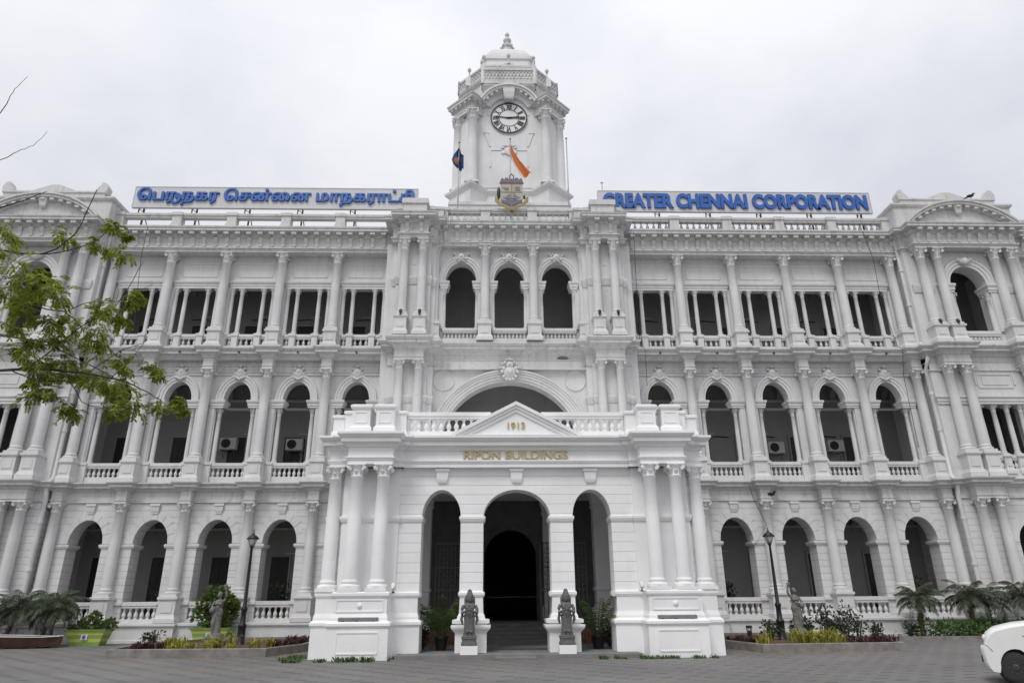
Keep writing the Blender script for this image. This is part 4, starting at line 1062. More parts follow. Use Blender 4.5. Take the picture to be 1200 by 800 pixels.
for ang, ln, wd, tail in ((277, 1.02, .045, .2), (84, .72, .07, .18)):
    t = R(ang); d = Vector((math.sin(t), math.cos(t))); nrm = Vector((-d.y, d.x))
    m = MB(); q = lambda l, o_: (TX + d.x * l + nrm.x * o_, CZ_ + d.y * l + nrm.y * o_)
    m.prism_y([q(-tail, -wd * .6), q(0, -wd), q(ln * .62, -wd * .7), q(ln * .74, -wd * 1.7), q(ln, 0), q(ln * .74, wd * 1.7), q(ln * .62, wd * .7), q(0, wd), q(-tail, wd * .6)], 1.88, 1.9)
    m.build('clock_hand', 'ink', dial)

# ================================================================== THINGS AROUND AND ON THE BUILDING
def leafcloud(m, centres, n, size, rr, flat=.5, up=.3):
    """many single leaves spread through ellipsoids: centres = (x, y, z, rx, ry, rz)"""
    for _ in range(n):
        x, y, z, a, b, c = rr.choice(centres)
        while True:
            u = Vector((rr.uniform(-1, 1), rr.uniform(-1, 1), rr.uniform(-1, 1)))
            if .15 < u.length < 1: break
        p = Vector((x + u.x * a, y + u.y * b, z + u.z * c)); d = (u * 1.0 + Vector((rr.uniform(-.7, .7), rr.uniform(-.7, .7), rr.uniform(-.2, .9) * up * 2))).normalized()
        w = d.cross(Vector((rr.uniform(-1, 1), rr.uniform(-1, 1), rr.uniform(-1, 1)))).normalized(); s = size * rr.uniform(.6, 1.3)
        nrm = d.cross(w)
        m.add([p, p + d * s * .5 + w * s * .28 * flat * 2 + nrm * s * .06, p + d * s, p + d * s * .5 - w * s * .28 * flat * 2 + nrm * s * .06], [(0, 1, 2, 3)])
def frond(m, p0, az, el, ln, droop, nl, ll, rr, wdt=.022, vee=.5):
    """one pinnate palm frond arching away from p0"""
    p = Vector(p0); pts = [p.copy()]; e = el
    seg = 12
    for i in range(seg):
        p = p + Vector((math.cos(az) * math.cos(e), math.sin(az) * math.cos(e), math.sin(e))) * ln / seg
        e -= droop / seg * (.4 + 1.2 * i / seg); pts.append(p.copy())
    m.tube(pts, [.014 * (1 - .8 * i / seg) + .003 for i in range(seg + 1)], 4)
    side = Vector((-math.sin(az), math.cos(az), 0))
    for i in range(nl):
        t = .16 + .84 * (i + .5) / nl; f = t * seg; k = min(int(f), seg - 1); q = pts[k].lerp(pts[k + 1], f - k)
        d = (pts[k + 1] - pts[k]).normalized(); up = d.cross(side) * -1
        L_ = ll * (math.sin(PI * min(1, t * .85 + .12)) * .8 + .2) * rr.uniform(.85, 1.15)
        for sg in (-1, 1):
            dir_ = (side * sg * .8 + d * .55 + up * vee * rr.uniform(.2, 1) + Vector((0, 0, -.25 * rr.uniform(0, 1)))).normalized()
            e1 = q + dir_ * L_ * .5; e2 = q + dir_ * L_ + Vector((0, 0, -L_ * .22)); wv = d * wdt
            m.add([q - wv * .4, q + wv * .4, e1 + wv, e2, e1 - wv], [(0, 1, 2, 3, 4)])
def palm(name, loc, h, nf, ln, label, rr, group, mat='palmleaf', tr=.10, ll=.36, nl=32):
    t = thing(name, loc, label, 'palm', group)
    lean = rr.uniform(-.06, .06); m = MB(); m.tube([(lean * i, lean * .4 * i, h * i / 5) for i in range(6)], [tr * 1.25, tr * 1.05, tr, tr * .95, tr * 1.0, tr * .8], 9)
    for i in range(26):                                             # old leaf bases
        z = h * rr.uniform(.1, 1); a = rr.uniform(0, 2 * PI); k = z / h * 5
        m.tube([(lean * k + math.cos(a) * tr * .8, lean * .4 * k + math.sin(a) * tr * .8, z), (lean * k + math.cos(a) * tr * 1.7, lean * .4 * k + math.sin(a) * tr * 1.7, z + tr * .9)], [tr * .3, tr * .12], 4)
    m.build('trunk', 'trunk', t)
    m = MB()
    for i in range(nf):
        el = R(75) - R(95) * (i / nf); frond(m, (lean * 5, lean * 2, h), i * 2.399 + rr.uniform(-.2, .2), el, ln * rr.uniform(.85, 1.1), R(98) + rr.uniform(-.2, .4), nl, ll * rr.uniform(.85, 1.1), rr, .013, .35)
    m.build('fronds', mat, t); return t

# ---------------------------------------------------------------- rooftop sign boards
def sign(x0, x1, label, txt, tw, tx, th, tz, bold):
    t = thing('sign_board', ((x0 + x1) / 2, .3, 22.05), label, 'sign', 'blue lettered boards on the roof parapet')
    W = (x1 - x0) / 2
    m = MB(); m.box(-W, W, 0, .14, 1.70, 3.08)
    for a, b, c, d in ((-W - .03, W + .03, 1.66, 1.70), (-W - .03, W + .03, 3.08, 3.12)): m.box(a, b, -.02, .16, c, d)
    for a in (-W - .03, W): m.box(a, a + .03, -.02, .16, 1.70, 3.08)
    m.build('panel', 'board', t)
    for i in range(6):
        x = -W + .6 + (2 * W - 1.2) * i / 5; m = MB()
        m.box(x - .04, x + .04, .2, .28, 0, 3.0); m.tube([(x, .24, 1.6), (x, 1.6, .02)], .03, 5); m.box(x - .3, x - .25, .16, .22, 1.3, 1.68); m.tube([(x - .02, .22, 1.5), (x - .28, .2, 1.68)], .02, 4)
        m.build('bracket', 'rust', t)
    me = txt(); 
    o = obj('lettering', me, t, (tx, 0, tz)); return t
def latin():
    me = text_mesh('GREATER CHENNAI CORPORATION', 16.35, 1.04, .11, .05); me.materials.append(M['blue']); return me
def tamil():
    # vowel signs are typed in the order they are seen; outlines are filled on a fine grid so that crossing strokes fuse
    import numpy as np
    def outlines(txt):
        c = bpy.data.curves.new('t', 'FONT'); c.body = txt; c.size = 1; o = bpy.data.objects.new('t', c); COL.objects.link(o); bpy.context.view_layer.update()
        cu = o.to_curve(bpy.context.evaluated_depsgraph_get()); out = []
        for sp in cu.splines:
            bp = sp.bezier_points; pl = []
            for i in range(len(bp)):
                a, b_ = bp[i], bp[(i + 1) % len(bp)]
                for k in range(5):
                    u = k / 5; p = a.co * (1 - u) ** 3 + a.handle_right * 3 * u * (1 - u) ** 2 + b_.handle_left * 3 * u * u * (1 - u) + b_.co * u ** 3; pl.append((p.x, p.y))
            out.append(np.array(pl))
        o.to_curve_clear(); bpy.data.objects.remove(o); bpy.data.curves.remove(c); return out
    A = outlines('\u0bc6\u0baa\u0bb0'); x = max(p[:, 0].max() for p in A)
    curl = np.array([(x - .13, -.10), (x - .05, -.19), (x + .08, -.20), (x + .20, -.10), (x + .27, .05), (x + .29, .22), (x + .24, .37), (x + .12, .42), (x + .03, .34), (x + .06, .22), (x + .17, .20), (x + .34, .20)])
    B = outlines('\u0ba8\u0b95\u0bb0 \u0bc6\u0b9a\u0ba9\u0bcd\u0bc8\u0ba9 \u0bae\u0bbe\u0ba8\u0b95\u0bb0\u0bbe\u0b9f\u0bcd\u0b9a\u0bbf'); lo2 = min(p[:, 0].min() for p in B)
    P = A + [p + np.array([x + .40 - lo2, 0]) for p in B]
    x0 = min(p[:, 0].min() for p in P) - .06; x1 = max(p[:, 0].max() for p in P) + .06; y0 = min(p[:, 1].min() for p in P) - .06; y1 = max(p[:, 1].max() for p in P) + .06
    nx, ny = 860, 72; gx = x0 + (np.arange(nx) + .5) * (x1 - x0) / nx; gy = y0 + (np.arange(ny) + .5) * (y1 - y0) / ny
    W = np.zeros((ny, nx), int)
    for p in P:
        q = np.roll(p, -1, 0)
        for (ax, ay), (bx, by) in zip(p, q):
            if ay == by: continue
            r = np.where((gy >= min(ay, by)) & (gy < max(ay, by)))[0]
            for j in r: W[j, gx > ax + (bx - ax) * (gy[j] - ay) / (by - ay)] += 1 if by > ay else -1
    F = W != 0
    X_, Y_ = np.meshgrid(gx, gy)
    for (ax, ay), (bx, by) in zip(curl[:-1], curl[1:]):
        L2 = (bx - ax) ** 2 + (by - ay) ** 2; tt = np.clip(((X_ - ax) * (bx - ax) + (Y_ - ay) * (by - ay)) / L2, 0, 1); F |= (X_ - ax - tt * (bx - ax)) ** 2 + (Y_ - ay - tt * (by - ay)) ** 2 < .042 ** 2
    G = F.copy()                                                    # embolden
    for dx, dy in ((1, 0), (-1, 0), (2, 0), (-2, 0), (0, 1), (0, -1), (1, 1), (-1, 1), (1, -1), (-1, -1)): G |= np.roll(np.roll(F, dx, 1), dy, 0)
    sx, sy = 16.55 / nx, 1.26 / ny; mb = MB()
    for j in range(ny):
        i = 0
        while i < nx:
            if G[j, i]:
                k = i
                while k < nx and G[j, k]: k += 1
                mb.box(-8.275 + i * sx, -8.275 + k * sx, -.11, -.002, j * sy, (j + 1) * sy); i = k
            else: i += 1
    o = mb.build('lettering', 'blue'); me = o.data; bpy.data.objects.remove(o); return me
sign(5.5, 22.35, 'grey roof board with raised blue English capitals', latin, 0, .02, 0, 1.87, 0)
sign(-22.4, -5.5, 'grey roof board with raised blue Tamil letters', tamil, 0, .0, 0, 1.79, 0)

# ---------------------------------------------------------------- gilt lettering on the porch
t = thing('gilt_lettering', (-.02, FW - .245, 6.705), 'gilt capitals reading RIPON BUILDINGS along the porch frieze', 'lettering')
me = text_mesh('RIPON BUILDINGS', 3.9, .34, .05, .012); me.materials.append(M['gold']); obj('letters', me, t)
t = thing('gilt_lettering', (0, FW - .345, 7.84), 'small gilt year 1913 inside the porch pediment', 'lettering')
me = text_mesh('1913', .66, .26, .04, .015); me.materials.append(M['gold']); obj('letters', me, t)

# ---------------------------------------------------------------- crest on the parapet
t = thing('crest', (.17, -.95, 22.75), 'painted municipal crest with blue crown and tan ribbon fixed to the roof parapet', 'crest')
m = MB(); m.box(-.08, .08, .05, .2, .2, 1.4); m.box(-.6, .6, .06, .12, 1.0, 1.1); m.build('bracket', 'rust', t)
m = MB(); m.prism_y([(-.66, .92), (-.58, .66), (-.2, .56), (0, .46), (.2, .56), (.58, .66), (.66, .92), (.66, 2.04), (-.66, 2.04)], -.02, .08); sh = m.build('shield', 'cream', t)
m = MB(); m.prism_y([(-.63, .90), (-.55, .69), (-.2, .60), (0, .51), (.2, .60), (.55, .69), (.63, .90), (.40, .86), (.2, .92), (0, .86), (-.2, .92), (-.40, .86)], -.05, -.015); m.build('wave_band', 'lilac', sh)
m = MB(); m.box(-.025, .025, -.045, -.018, .98, 1.98); m.box(-.62, -.03, -.044, -.018, 1.40, 1.44); m.box(.03, .62, -.044, -.018, 1.40, 1.44); m.build('quartering', 'tan', sh)
m = MB()
for x, z, w_, h__ in ((-.36, 1.7, .20, .05), (-.30, 1.58, .14, .04), (.34, 1.76, .18, .03), (.34, 1.64, .18, .03), (.34, 1.54, .18, .03)): m.prism_y([(x - w_, z), (x - w_ * .4, z + h__), (x + w_ * .6, z + h__ * .6), (x + w_, z + h__ * 1.2), (x + w_ * .9, z - h__), (x - w_ * .3, z - h__)], -.04, -.018)
m.prism_y([(-.5, 1.06), (-.36, .96), (.30, .96), (.5, 1.08), (.1, 1.04)], -.05, -.018); m.prism_y([(.08, 1.10), (.10, 1.36), (.36, 1.12)], -.04, -.018); m.prism_y([(-.06, 1.10), (-.08, 1.32), (-.34, 1.12)], -.04, -.018)
m.build('charges', 'rail', sh)
m = MB(); m.prism_y([(-.70, 2.06), (.70, 2.06), (.60, 2.36), (.50, 2.36), (.48, 2.30), (.40, 2.30), (.38, 2.40), (.22, 2.40), (.20, 2.32), (-.20, 2.32), (-.22, 2.40), (-.38, 2.40), (-.40, 2.30), (-.48, 2.30), (-.50, 2.36), (-.60, 2.36)], -.05, .08)
m.tube([(-.10, .0, 2.32), (-.12, .0, 2.54), (0, .0, 2.70), (.13, .0, 2.54), (.12, .0, 2.34)], .045, 6); cr_ = m.build('crown', 'lilac', t)
MB().box(-.71, .71, -.065, .06, 2.02, 2.07).build('crown_rim', 'terracotta', cr_)
m = MB()
m.prism_y([(-.98, 1.05), (-.98, .74), (-.72, .46), (-.40, .34), (-.36, .14), (.36, .14), (.40, .34), (.72, .46), (.98, .74), (.98, 1.05), (.82, 1.0), (.78, .84), (.60, .62), (.30, .50), (.28, .38), (-.28, .38), (-.30, .50), (-.60, .62), (-.78, .84), (-.82, 1.0)], -.12, -.06); rb = m.build('ribbon', 'tan', t)
m = MB(); m.box(-.30, .30, -.126, -.115, .235, .275); m.build('ribbon_line', 'rail', rb)
m = MB(); m.box(-.03, .03, -.06, .0, .3, .6); m.build('stay', 'rail', t)
MB().ball((-.76, .03, 1.35), (.11, .06, .46), 8, 6).build('side_plume', 'black', t); MB().ball((.74, .03, 1.1), (.07, .06, .16), 8, 6).build('side_plume', 'black', t)

# ---------------------------------------------------------------- flags
def flagpole(loc, h, label, flag=None):
    t = thing('flagpole', loc, label, 'flagpole', 'flagpoles on the roof in front of the tower')
    m = MB(); m.lathe(0, 0, [(.09, 0), (.09, .1), (.045, .12), (.03, h)], 8); m.ball((0, 0, h + .06), .07, 8, 5); m.build('pole', 'steel', t)
    if flag: flag(t, h)
    return t
def cloth(fn, nu, nv, keep=lambda u, v: True):
    m = MB(); m.loft([[fn(u / nu, v / nv) for u in range(nu + 1)] for v in range(nv + 1)], True, cap=False, closed=False)
    o = list(m.v); k = len(o)
    m.add([(x, y + .012, z) for x, y, z in o], [tuple(i for i in f) for f in m.f], True); return m
def saffron(t, h):
    # hoisted near the top, hanging and blown to the right
    Lf = [(.0, -.45), (.04, -1.0), (.22, -1.6), (.52, -2.25), (.84, -2.85)]; Rt = [(.03, -.35), (.26, -.95), (.56, -1.55), (.92, -2.05), (1.26, -2.40)]
    def pick(P, v):
        f = v * 4; i = min(int(f), 3); u = f - i; return (P[i][0] + (P[i + 1][0] - P[i][0]) * u, P[i][1] + (P[i + 1][1] - P[i][1]) * u)
    def fn(u, v):
        a, b = pick(Lf, v), pick(Rt, v); return (a[0] + (b[0] - a[0]) * u, .08 * math.sin(8 * u + 5 * v) * v - .02, h + a[1] + (b[1] - a[1]) * u)
    f = cloth(fn, 8, 16).build('flag', 'orange', t)
    def fn2(u, v):
        a = pick(Lf, v); return (a[0] - .10 * (1 - u) * (1 - v) , .10 + .05 * math.sin(7 * v), h + a[1] - .16 * (1 - u) * (1 - v))
    cloth(fn2, 2, 10).build('flag_stripe', 'whitecloth', f)
def bluehang(t, h):
    f = cloth(lambda u, v: (-.42 * math.sin(PI * min(1, v * 1.15)) * (1 - u) + .30 * u * min(1, v * 3) * (.5 + .5 * (v > .35)), .12 * math.sin(10 * u + 3 * v), h - .35 - 1.75 * v + .25 * u * v), 10, 12).build('flag', 'bluecloth', t)
    MB().lathe(-.12, -.10, [(.02, h - 1.62), (.16, h - 1.5), (.18, h - 1.3), (.10, h - 1.15)], 8, 0, True, 1, .25).build('flag_emblem', 'terracotta', f)
flagpole((-3.02, -.28, 22.0), 6.1, 'steel flagpole with a limp dark blue flag left of the tower', bluehang)
flagpole((.13, -.30, 22.0), 6.4, 'steel flagpole with a blown saffron flag behind the crest', saffron)
flagpole((3.62, -.28, 22.0), 6.5, 'bare thin pole without a flag right of the tower')
t = thing('antenna_mast', (5.9, .9, 22.0), 'thin short rod aerial behind the attic beside the English roof board', 'aerial')
m = MB(); m.tube([(0, 0, 0), (0, 0, 4.2)], .022, 5); m.box(-.1, .1, -.02, .02, 4.1, 4.14); m.build('rod', 'steel', t)

# ---------------------------------------------------------------- air conditioner outdoor units in the first floor gallery
def aircon(x, z, label):
    t = thing('air_conditioner', (x, 3.22, z), label, 'air conditioner', 'air conditioner units in the first floor gallery')
    m = MB(); m.block4(-.46, .46, -.17, .17, [(-.02, 0), (0, .02), (0, .64), (-.02, .66)]); b = m.build('casing', 'acwhite', t)
    m = MB()
    for r_ in (.06, .12, .18, .24): m.arch_band(-.12, .33, r_, r_, [(0, -.20), (.012, -.20)], -.17, 0, 2 * PI, 20)
    for k in range(6): a = PI * k / 6; m.tube([(-.12 + .25 * math.cos(a), -.19, .33 + .25 * math.sin(a)), (-.12 - .25 * math.cos(a), -.19, .33 - .25 * math.sin(a))], .006, 4)
    m.build('fan_grille', 'trim', b)
    MB().lathe(0, 0, [(.26, 0), (.26, .015)], 20).build('fan', 'rim', b).matrix_local = Matrix.Translation((-.12, -.172, .33)) @ Matrix.Rotation(R(90), 4, 'X')
    for q in (-.33, .33):
        m = MB(); m.box(q - .03, q + .03, -.2, .40, -.05, -.005); m.tube([(q, -.15, -.04), (q, .36, -.42)], .018, 5); m.build('wall_bracket', 'rail', t)
aircon(-15.85, 9.78, 'white air conditioner in the gallery arch two bays left of the porch')
aircon(-12.15, 9.72, 'white air conditioner in the gallery arch nearest the porch on the left')
aircon(15.45, 9.5, 'white air conditioner in the gallery arch second from the porch on the right')
aircon(18.95, 9.6, 'white air conditioner in the gallery arch third from the porch on the right')

# ---------------------------------------------------------------- lamp posts
def lamp_post(loc, label):
    t = thing('street_lamp', loc, label, 'lamp post', 'black iron lamp posts in the flower beds')
    m = MB(); m.lathe(0, 0, [(.20, 0), (.20, .08), (.16, .12), (.15, .7), (.17, .74), (.17, .8), (.11, .86), (.10, 1.3), (.13, 1.36), (.13, 1.42), (.075, 1.5), (.062, 2.6), (.045, 3.75), (.07, 3.78), (.05, 3.84)], 12); m.build('post', 'black', t)
    m = MB()
    for k in range(4): a = PI / 2 * k + PI / 4; m.tube([(.07 * math.cos(a), .07 * math.sin(a), 3.80), (.13 * math.cos(a), .13 * math.sin(a), 3.95), (.20 * math.cos(a), .20 * math.sin(a), 4.14)], .013, 5)
    m.lathe(0, 0, [(.25, 4.12), (.27, 4.15), (.16, 4.26), (.06, 4.31), (.05, 4.38), (.025, 4.40), (.012, 4.52)], 8); m.lathe(0, 0, [(.05, 3.82), (.08, 3.86), (.05, 3.88)], 8)
    hd = m.build('lantern', 'black', t)
    MB().lathe(0, 0, [(.07, 3.88), (.13, 3.95), (.19, 4.1), (.19, 4.125)], 12).build('glass', 'lampglass', hd)
lamp_post((-10.98, -5.2, .12), 'black iron lamp post in the left flower bed beside a tall potted bush')
lamp_post((10.98, -5.2, .12), 'black iron lamp post in the right flower bed left of the standing statue')

# ---------------------------------------------------------------- flower beds
def bed(name, pts, label, seedn):
    t = thing(name, (0, 0, 0), label, 'flower bed', 'raised flower beds before the wings')
    m = MB(); n = len(pts); cx = sum(p[0] for p in pts) / n; cy = sum(p[1] for p in pts) / n
    def ins(k):
        out = []
        for i in range(n):
            p, a, b = Vector(pts[i]), Vector(pts[i - 1]), Vector(pts[(i + 1) % n])
            e1 = (p - a).normalized(); e2 = (b - p).normalized(); n1 = Vector((-e1.y, e1.x)); n2 = Vector((-e2.y, e2.x)); q = (n1 + n2)
            out.append(tuple(p + q / max(.35, q.dot(q) / 2) * k))
        return out
    o_, i_ = ins(0), ins(.14)
    m.loft([[(x, y, 0) for x, y in o_], [(x, y, .27) for x, y in ins(.0)], [(x, y, .29) for x, y in ins(.02)], [(x, y, .29) for x, y in i_], [(x, y, .1) for x, y in i_]], cap=False)
    m.build('kerb', 'kerb', t)
    m = MB(); m.add([(x, y, .2) for x, y in ins(.13)], [list(range(n))]); m.build('soil', 'soil', t)
    e_ = random.Random(seedn); a = [(x, y, .004) for x, y in ins(.02)]; b = []
    m = MB()
    for i in range(n):
        p0, p1 = Vector(ins(.02)[i]), Vector(ins(.02)[(i + 1) % n]); d = (p1 - p0).normalized(); nn = Vector((d.y, -d.x)); L_ = (p1 - p0).length; k = max(2, int(L_ / .5))
        for j in range(k):
            w0, w1 = [.10 + .22 * abs(math.sin(3.7 * (i * 9 + q) + seedn)) for q in (j, j + 1)]
            if j == 0: w0 = .2
            if j == k - 1: w1 = .2
            A, B = p0 + d * L_ * j / k, p0 + d * L_ * (j + 1) / k; C_, D_ = B + nn * w1, A + nn * w0
            m.add([(A.x, A.y, .004), (B.x, B.y, .004), (C_.x, C_.y, .004), (D_.x, D_.y, .004)], [(0, 1, 2, 3)])
    m.build('spilled_earth', 'sand', t)
    return t
BL = [(-14.3, -8.9), (-8.8, -8.9), (-8.05, -6.6), (-8.05, -1.6), (-13.2, -1.6), (-14.7, -6.0)]
BR = [(8.6, -9.3), (13.9, -8.95), (14.5, -6.4), (13.4, -1.6), (8.0, -1.6), (8.0, -6.6)]
bed('flower_bed', BL, 'kerbed flower bed left of the porch with yellow and maroon plants', 1)
bed('flower_bed', BR, 'kerbed flower bed right of the porch with yellow and maroon plants', 2)
for q in ((8.66, -9.36), (11.2, -9.2)):
    pass
def tufts(name, spots, label, mat, size, n, rr):
    m = MB()
    for x, y in spots:
        k = rr.uniform(.5, 1.3)
        for i in range(n):
            a = rr.uniform(0, 2 * PI); L_ = size * k * rr.uniform(.6, 1.2); d = Vector((math.cos(a), math.sin(a), 0)); w_ = Vector((-d.y, d.x, 0)) * .02
            p = Vector((x + rr.uniform(-.12, .12), y + rr.uniform(-.12, .12), .2)); e = rr.uniform(.3, 1.1)
            m1 = p + d * L_ * .35 * (1.2 - e) + Vector((0, 0, L_ * .62)); m2 = p + d * L_ * .8 * (1.25 - e * .6) + Vector((0, 0, L_ * (.75 * e + .1)))
            m.add([p - w_ * .6, p + w_ * .6, m1 + w_, m2, m1 - w_], [(0, 1, 2, 3, 4)])
    return tag(m.build(name, mat), label, 'bedding plants', None, 'stuff')
rr = random.Random(11)
def strip(x0, x1, y0, y1, n): return [(rr.uniform(x0, x1), rr.uniform(y0, y1)) for _ in range(n)]
tufts('bedding_plants', strip(-12.8, -9.2, -8.55, -7.0, 22), 'yellow green strappy plants along the front of the left bed', 'yellowleaf', .50, 24, rr)
tufts('bedding_plants', strip(-14.0, -12.5, -8.5, -7.0, 17) + strip(-9.4, -8.4, -7.0, -4.0, 22), 'maroon leaved plants at the ends of the left bed', 'redleaf', .34, 26, rr)
tufts('bedding_plants', strip(8.9, 12.7, -8.75, -7.0, 21), 'yellow green strappy plants along the front of the right bed', 'yellowleaf', .54, 24, rr)
tufts('bedding_plants', strip(12.6, 14.0, -8.5, -7.0, 18) + strip(8.4, 9.0, -8.2, -5.0, 10), 'maroon leaved plants at the right end of the right bed', 'redleaf', .34, 26, rr)
def shrub(loc, h, r_, label, mat, n, size, group, cat='shrub', stems=4):
    t = thing('shrub', loc, label, cat, group); m = MB(); cen = []
    for i in range(stems):
        a = 2.4 * i + loc[0]; tip = (math.cos(a) * r_ * .5, math.sin(a) * r_ * .5, h * (.62 + .22 * ((i * 7) % 3) / 2)); m.tube([(0, 0, 0), (tip[0] * .5, tip[1] * .5, h * .35), tip], [.03, .02, .01], 5)
        cen.append((tip[0], tip[1], tip[2] * .98, r_ * .48, r_ * .48, h * .20)); cen.append((tip[0] * .7, tip[1] * .7, tip[2] * .6, r_ * .45, r_ * .45, h * .2))
    m.build('stems', 'bark', t); m = MB(); leafcloud(m, cen, n, size, rr); m.build('leaves', mat, t); return t
for i, (x, y, h, r_) in enumerate(((10.45, -5.4, .75, .35), (11.9, -4.4, .75, .3), (12.35, -4.4, .85, .35), (13.2, -4.2, 1.35, .42), (13.75, -3.9, .8, .35), (14.3, -3.6, .7, .35), (15.0, -2.6, 1.55, .5), (15.6, -2.4, 1.2, .45), (16.5, -2.2, .75, .35), (18.3, -1.8, .7, .35), (-16.4, -1.0, .55, .5))):
    shrub((x, y, .15 if abs(x) < 14.4 and x > 0 else -.02), h, r_, ('small dark bush beside the statue base', 'low dark bush right of the statue', 'rounded dark bush right of the statue', 'taller upright dark bush right of the statue', 'low dark bush right of the tall upright one', 'small dark bush before the middle balustrade', 'tallest dark bush in the row right of the bed', 'second tall dark bush in the row right of the bed', 'low bush right of the two tallest', 'small round bush left of the palms', 'small stray bush against the plinth right of the striped planter')[i], 'darkleaf', 170, .16, 'dark bushes along the wings')

# ---------------------------------------------------------------- statues
def namaskar_statue(loc, label):
    t = thing('statue', loc, label, 'statue', 'stone welcoming statues before the porch piers')
    m = MB(); m.block4(-.34, .34, -.27, .27, [(0, 0), (0, .30), (-.01, .31)]); m.build('white_base', 'fresh', t)
    m = MB(); m.block4(-.31, .31, -.24, .24, [(0, .31), (0, .42), (-.03, .44), (-.03, .54), (-.01, .56), (-.01, .66), (-.07, .68), (-.07, .78)]); m.build('plinth', 'stone', t)
    m = MB(); z = .78
    m.lathe(0, 0, [(.20, z), (.22, z + .1), (.205, z + .3), (.22, z + .5), (.235, z + .62), (.19, z + .74), (.165, z + .80), (.20, z + .95), (.235, z + 1.02), (.20, z + 1.08), (.08, z + 1.12), (.075, z + 1.17)], 20, 0, True, 1, .72)
    for q in (-1, 1):
        m.lathe(q * .09, -.06, [(.10, z - .01), (.105, z + .3), (.12, z + .6), (.06, z + .7)], 12)            # legs under the skirt
        m.ball((q * .075, -.15, z + .04), (.06, .12, .05))
        m.ball((q * .10, -.12, z + .93), (.085, .08, .085))
        m.tube([(q * .23, 0, z + 1.02), (q * .30, -.04, z + .88), (q * .31, -.08, z + .72)], [.075, .07, .06], 10)
        m.tube([(q * .31, -.08, z + .72), (q * .20, -.22, z + .78), (q * .05, -.29, z + .86)], [.06, .052, .045], 10)
        m.tube([(q * .28, -.03, z + .70), (q * .32, -.02, z + .5), (q * .27, .0, z + .3)], [.05, .06, .03], 8)       # sash ends
        m.ball((q * .145, 0, z + 1.26), (.035, .04, .07))
    m.ball((0, -.30, z + .88), (.07, .06, .085))
    m.ball((0, 0, z + 1.27), (.125, .13, .155), 16, 10); m.ball((0, -.125, z + 1.26), (.025, .04, .04)); m.ball((0, -.11, z + 1.2), (.05, .03, .02))
    for q in (-1, 1): m.ball((q * .05, -.112, z + 1.29), (.03, .025, .018))
    m.lathe(0, .02, [(.14, z + 1.33), (.15, z + 1.37), (.125, z + 1.42), (.12, z + 1.48), (.095, z + 1.53), (.09, z + 1.58), (.06, z + 1.62), (.03, z + 1.64)], 14)
    m.lathe(0, .09, [(.17, z + .98), (.23, z + 1.1), (.22, z + 1.3), (.14, z + 1.44)], 14, 0, True, 1, .35)         # halo of hair
    me = voxel_figure(m, .012, 1); me.materials.append(M['stone']); obj('figure', me, t); t.scale = (.84, .84, .84); return t
namaskar_statue((-1.66, FW - .72, .13), 'dark stone woman with joined hands before the pier left of the middle arch')
namaskar_statue((1.63, FW - .72, .13), 'dark stone woman with joined hands before the pier right of the middle arch')
def garden_statue(loc, label, flip, mat):
    t = thing('statue', loc, label, 'statue', 'pale stone statues in the flower beds')
    m = MB(); m.lathe(0, 0, [(.50, 0), (.50, .10), (.40, .14), (.42, .36), (.34, .50), (.26, .54)], 14, .2, False, 1, .9)
    for k in range(9): a = k * .7; m.ball((.42 * math.cos(a), .38 * math.sin(a), .2 + .1 * math.sin(k * 3)), (.13, .12, .14), 7, 5)
    m.build('plinth', 'stone', t)
    m = MB(); f = -1 if flip else 1; z = .5
    m.lathe(0, 0, [(.22, z), (.21, z + .1), (.185, z + .4), (.19, z + .7), (.225, z + .88), (.21, z + .98), (.15, z + 1.1), (.17, z + 1.24), (.20, z + 1.36), (.17, z + 1.43), (.06, z + 1.47), (.055, z + 1.54)], 18, 0, True, 1, .75)
    m.tube([(f * .08, -.05, z), (f * .12, -.12, z + .45), (f * .08, -.06, z + .9)], [.10, .11, .12], 10)
    m.ball((f * .02, -.02, z + 1.64), (.095, .11, .13), 14, 8); m.ball((f * .02, -.12, z + 1.63), (.02, .03, .03)); m.ball((f * .03, .06, z + 1.68), (.11, .11, .12))
    for q in (-1, 1): m.ball((q * .085, -.12, z + 1.27), (.07, .07, .07))
    m.tube([(-f * .19, 0, z + 1.39), (-f * .30, -.02, z + 1.60), (-f * .25, -.02, z + 1.86)], [.065, .055, .045], 10)   # raised arm
    m.tube([(-f * .25, -.02, z + 1.82), (-f * .20, -.02, z + 2.0), (-f * .16, -.02, z + 2.1)], [.05, .085, .10], 10)       # vessel on the shoulder
    m.ball((-f * .24, -.05, z + 1.9), (.05, .05, .06))
    m.tube([(f * .19, 0, z + 1.38), (f * .29, -.06, z + 1.18), (f * .20, -.2, z + 1.06)], [.065, .055, .05], 10)
    m.tube([(f * .20, -.2, z + 1.06), (f * .05, -.22, z + 1.12), (-f * .08, -.2, z + 1.16)], [.05, .045, .04], 10)
    m.ball((f * .22, -.2, z + 1.0), (.12, .11, .13))                                                                   # pot held at the waist
    me = voxel_figure(m, .016, 1); me.materials.append(M[mat]); obj('figure', me, t); t.scale = (.87, .87, .87); return t
garden_statue((-11.75, -5.9, .18), 'pale stone woman with pots before the tall potted bush in the left bed', True, 'stone_l')
garden_statue((11.42, -5.9, .18), 'pale stone woman lifting a pot standing in the right bed', False, 'stone_l')

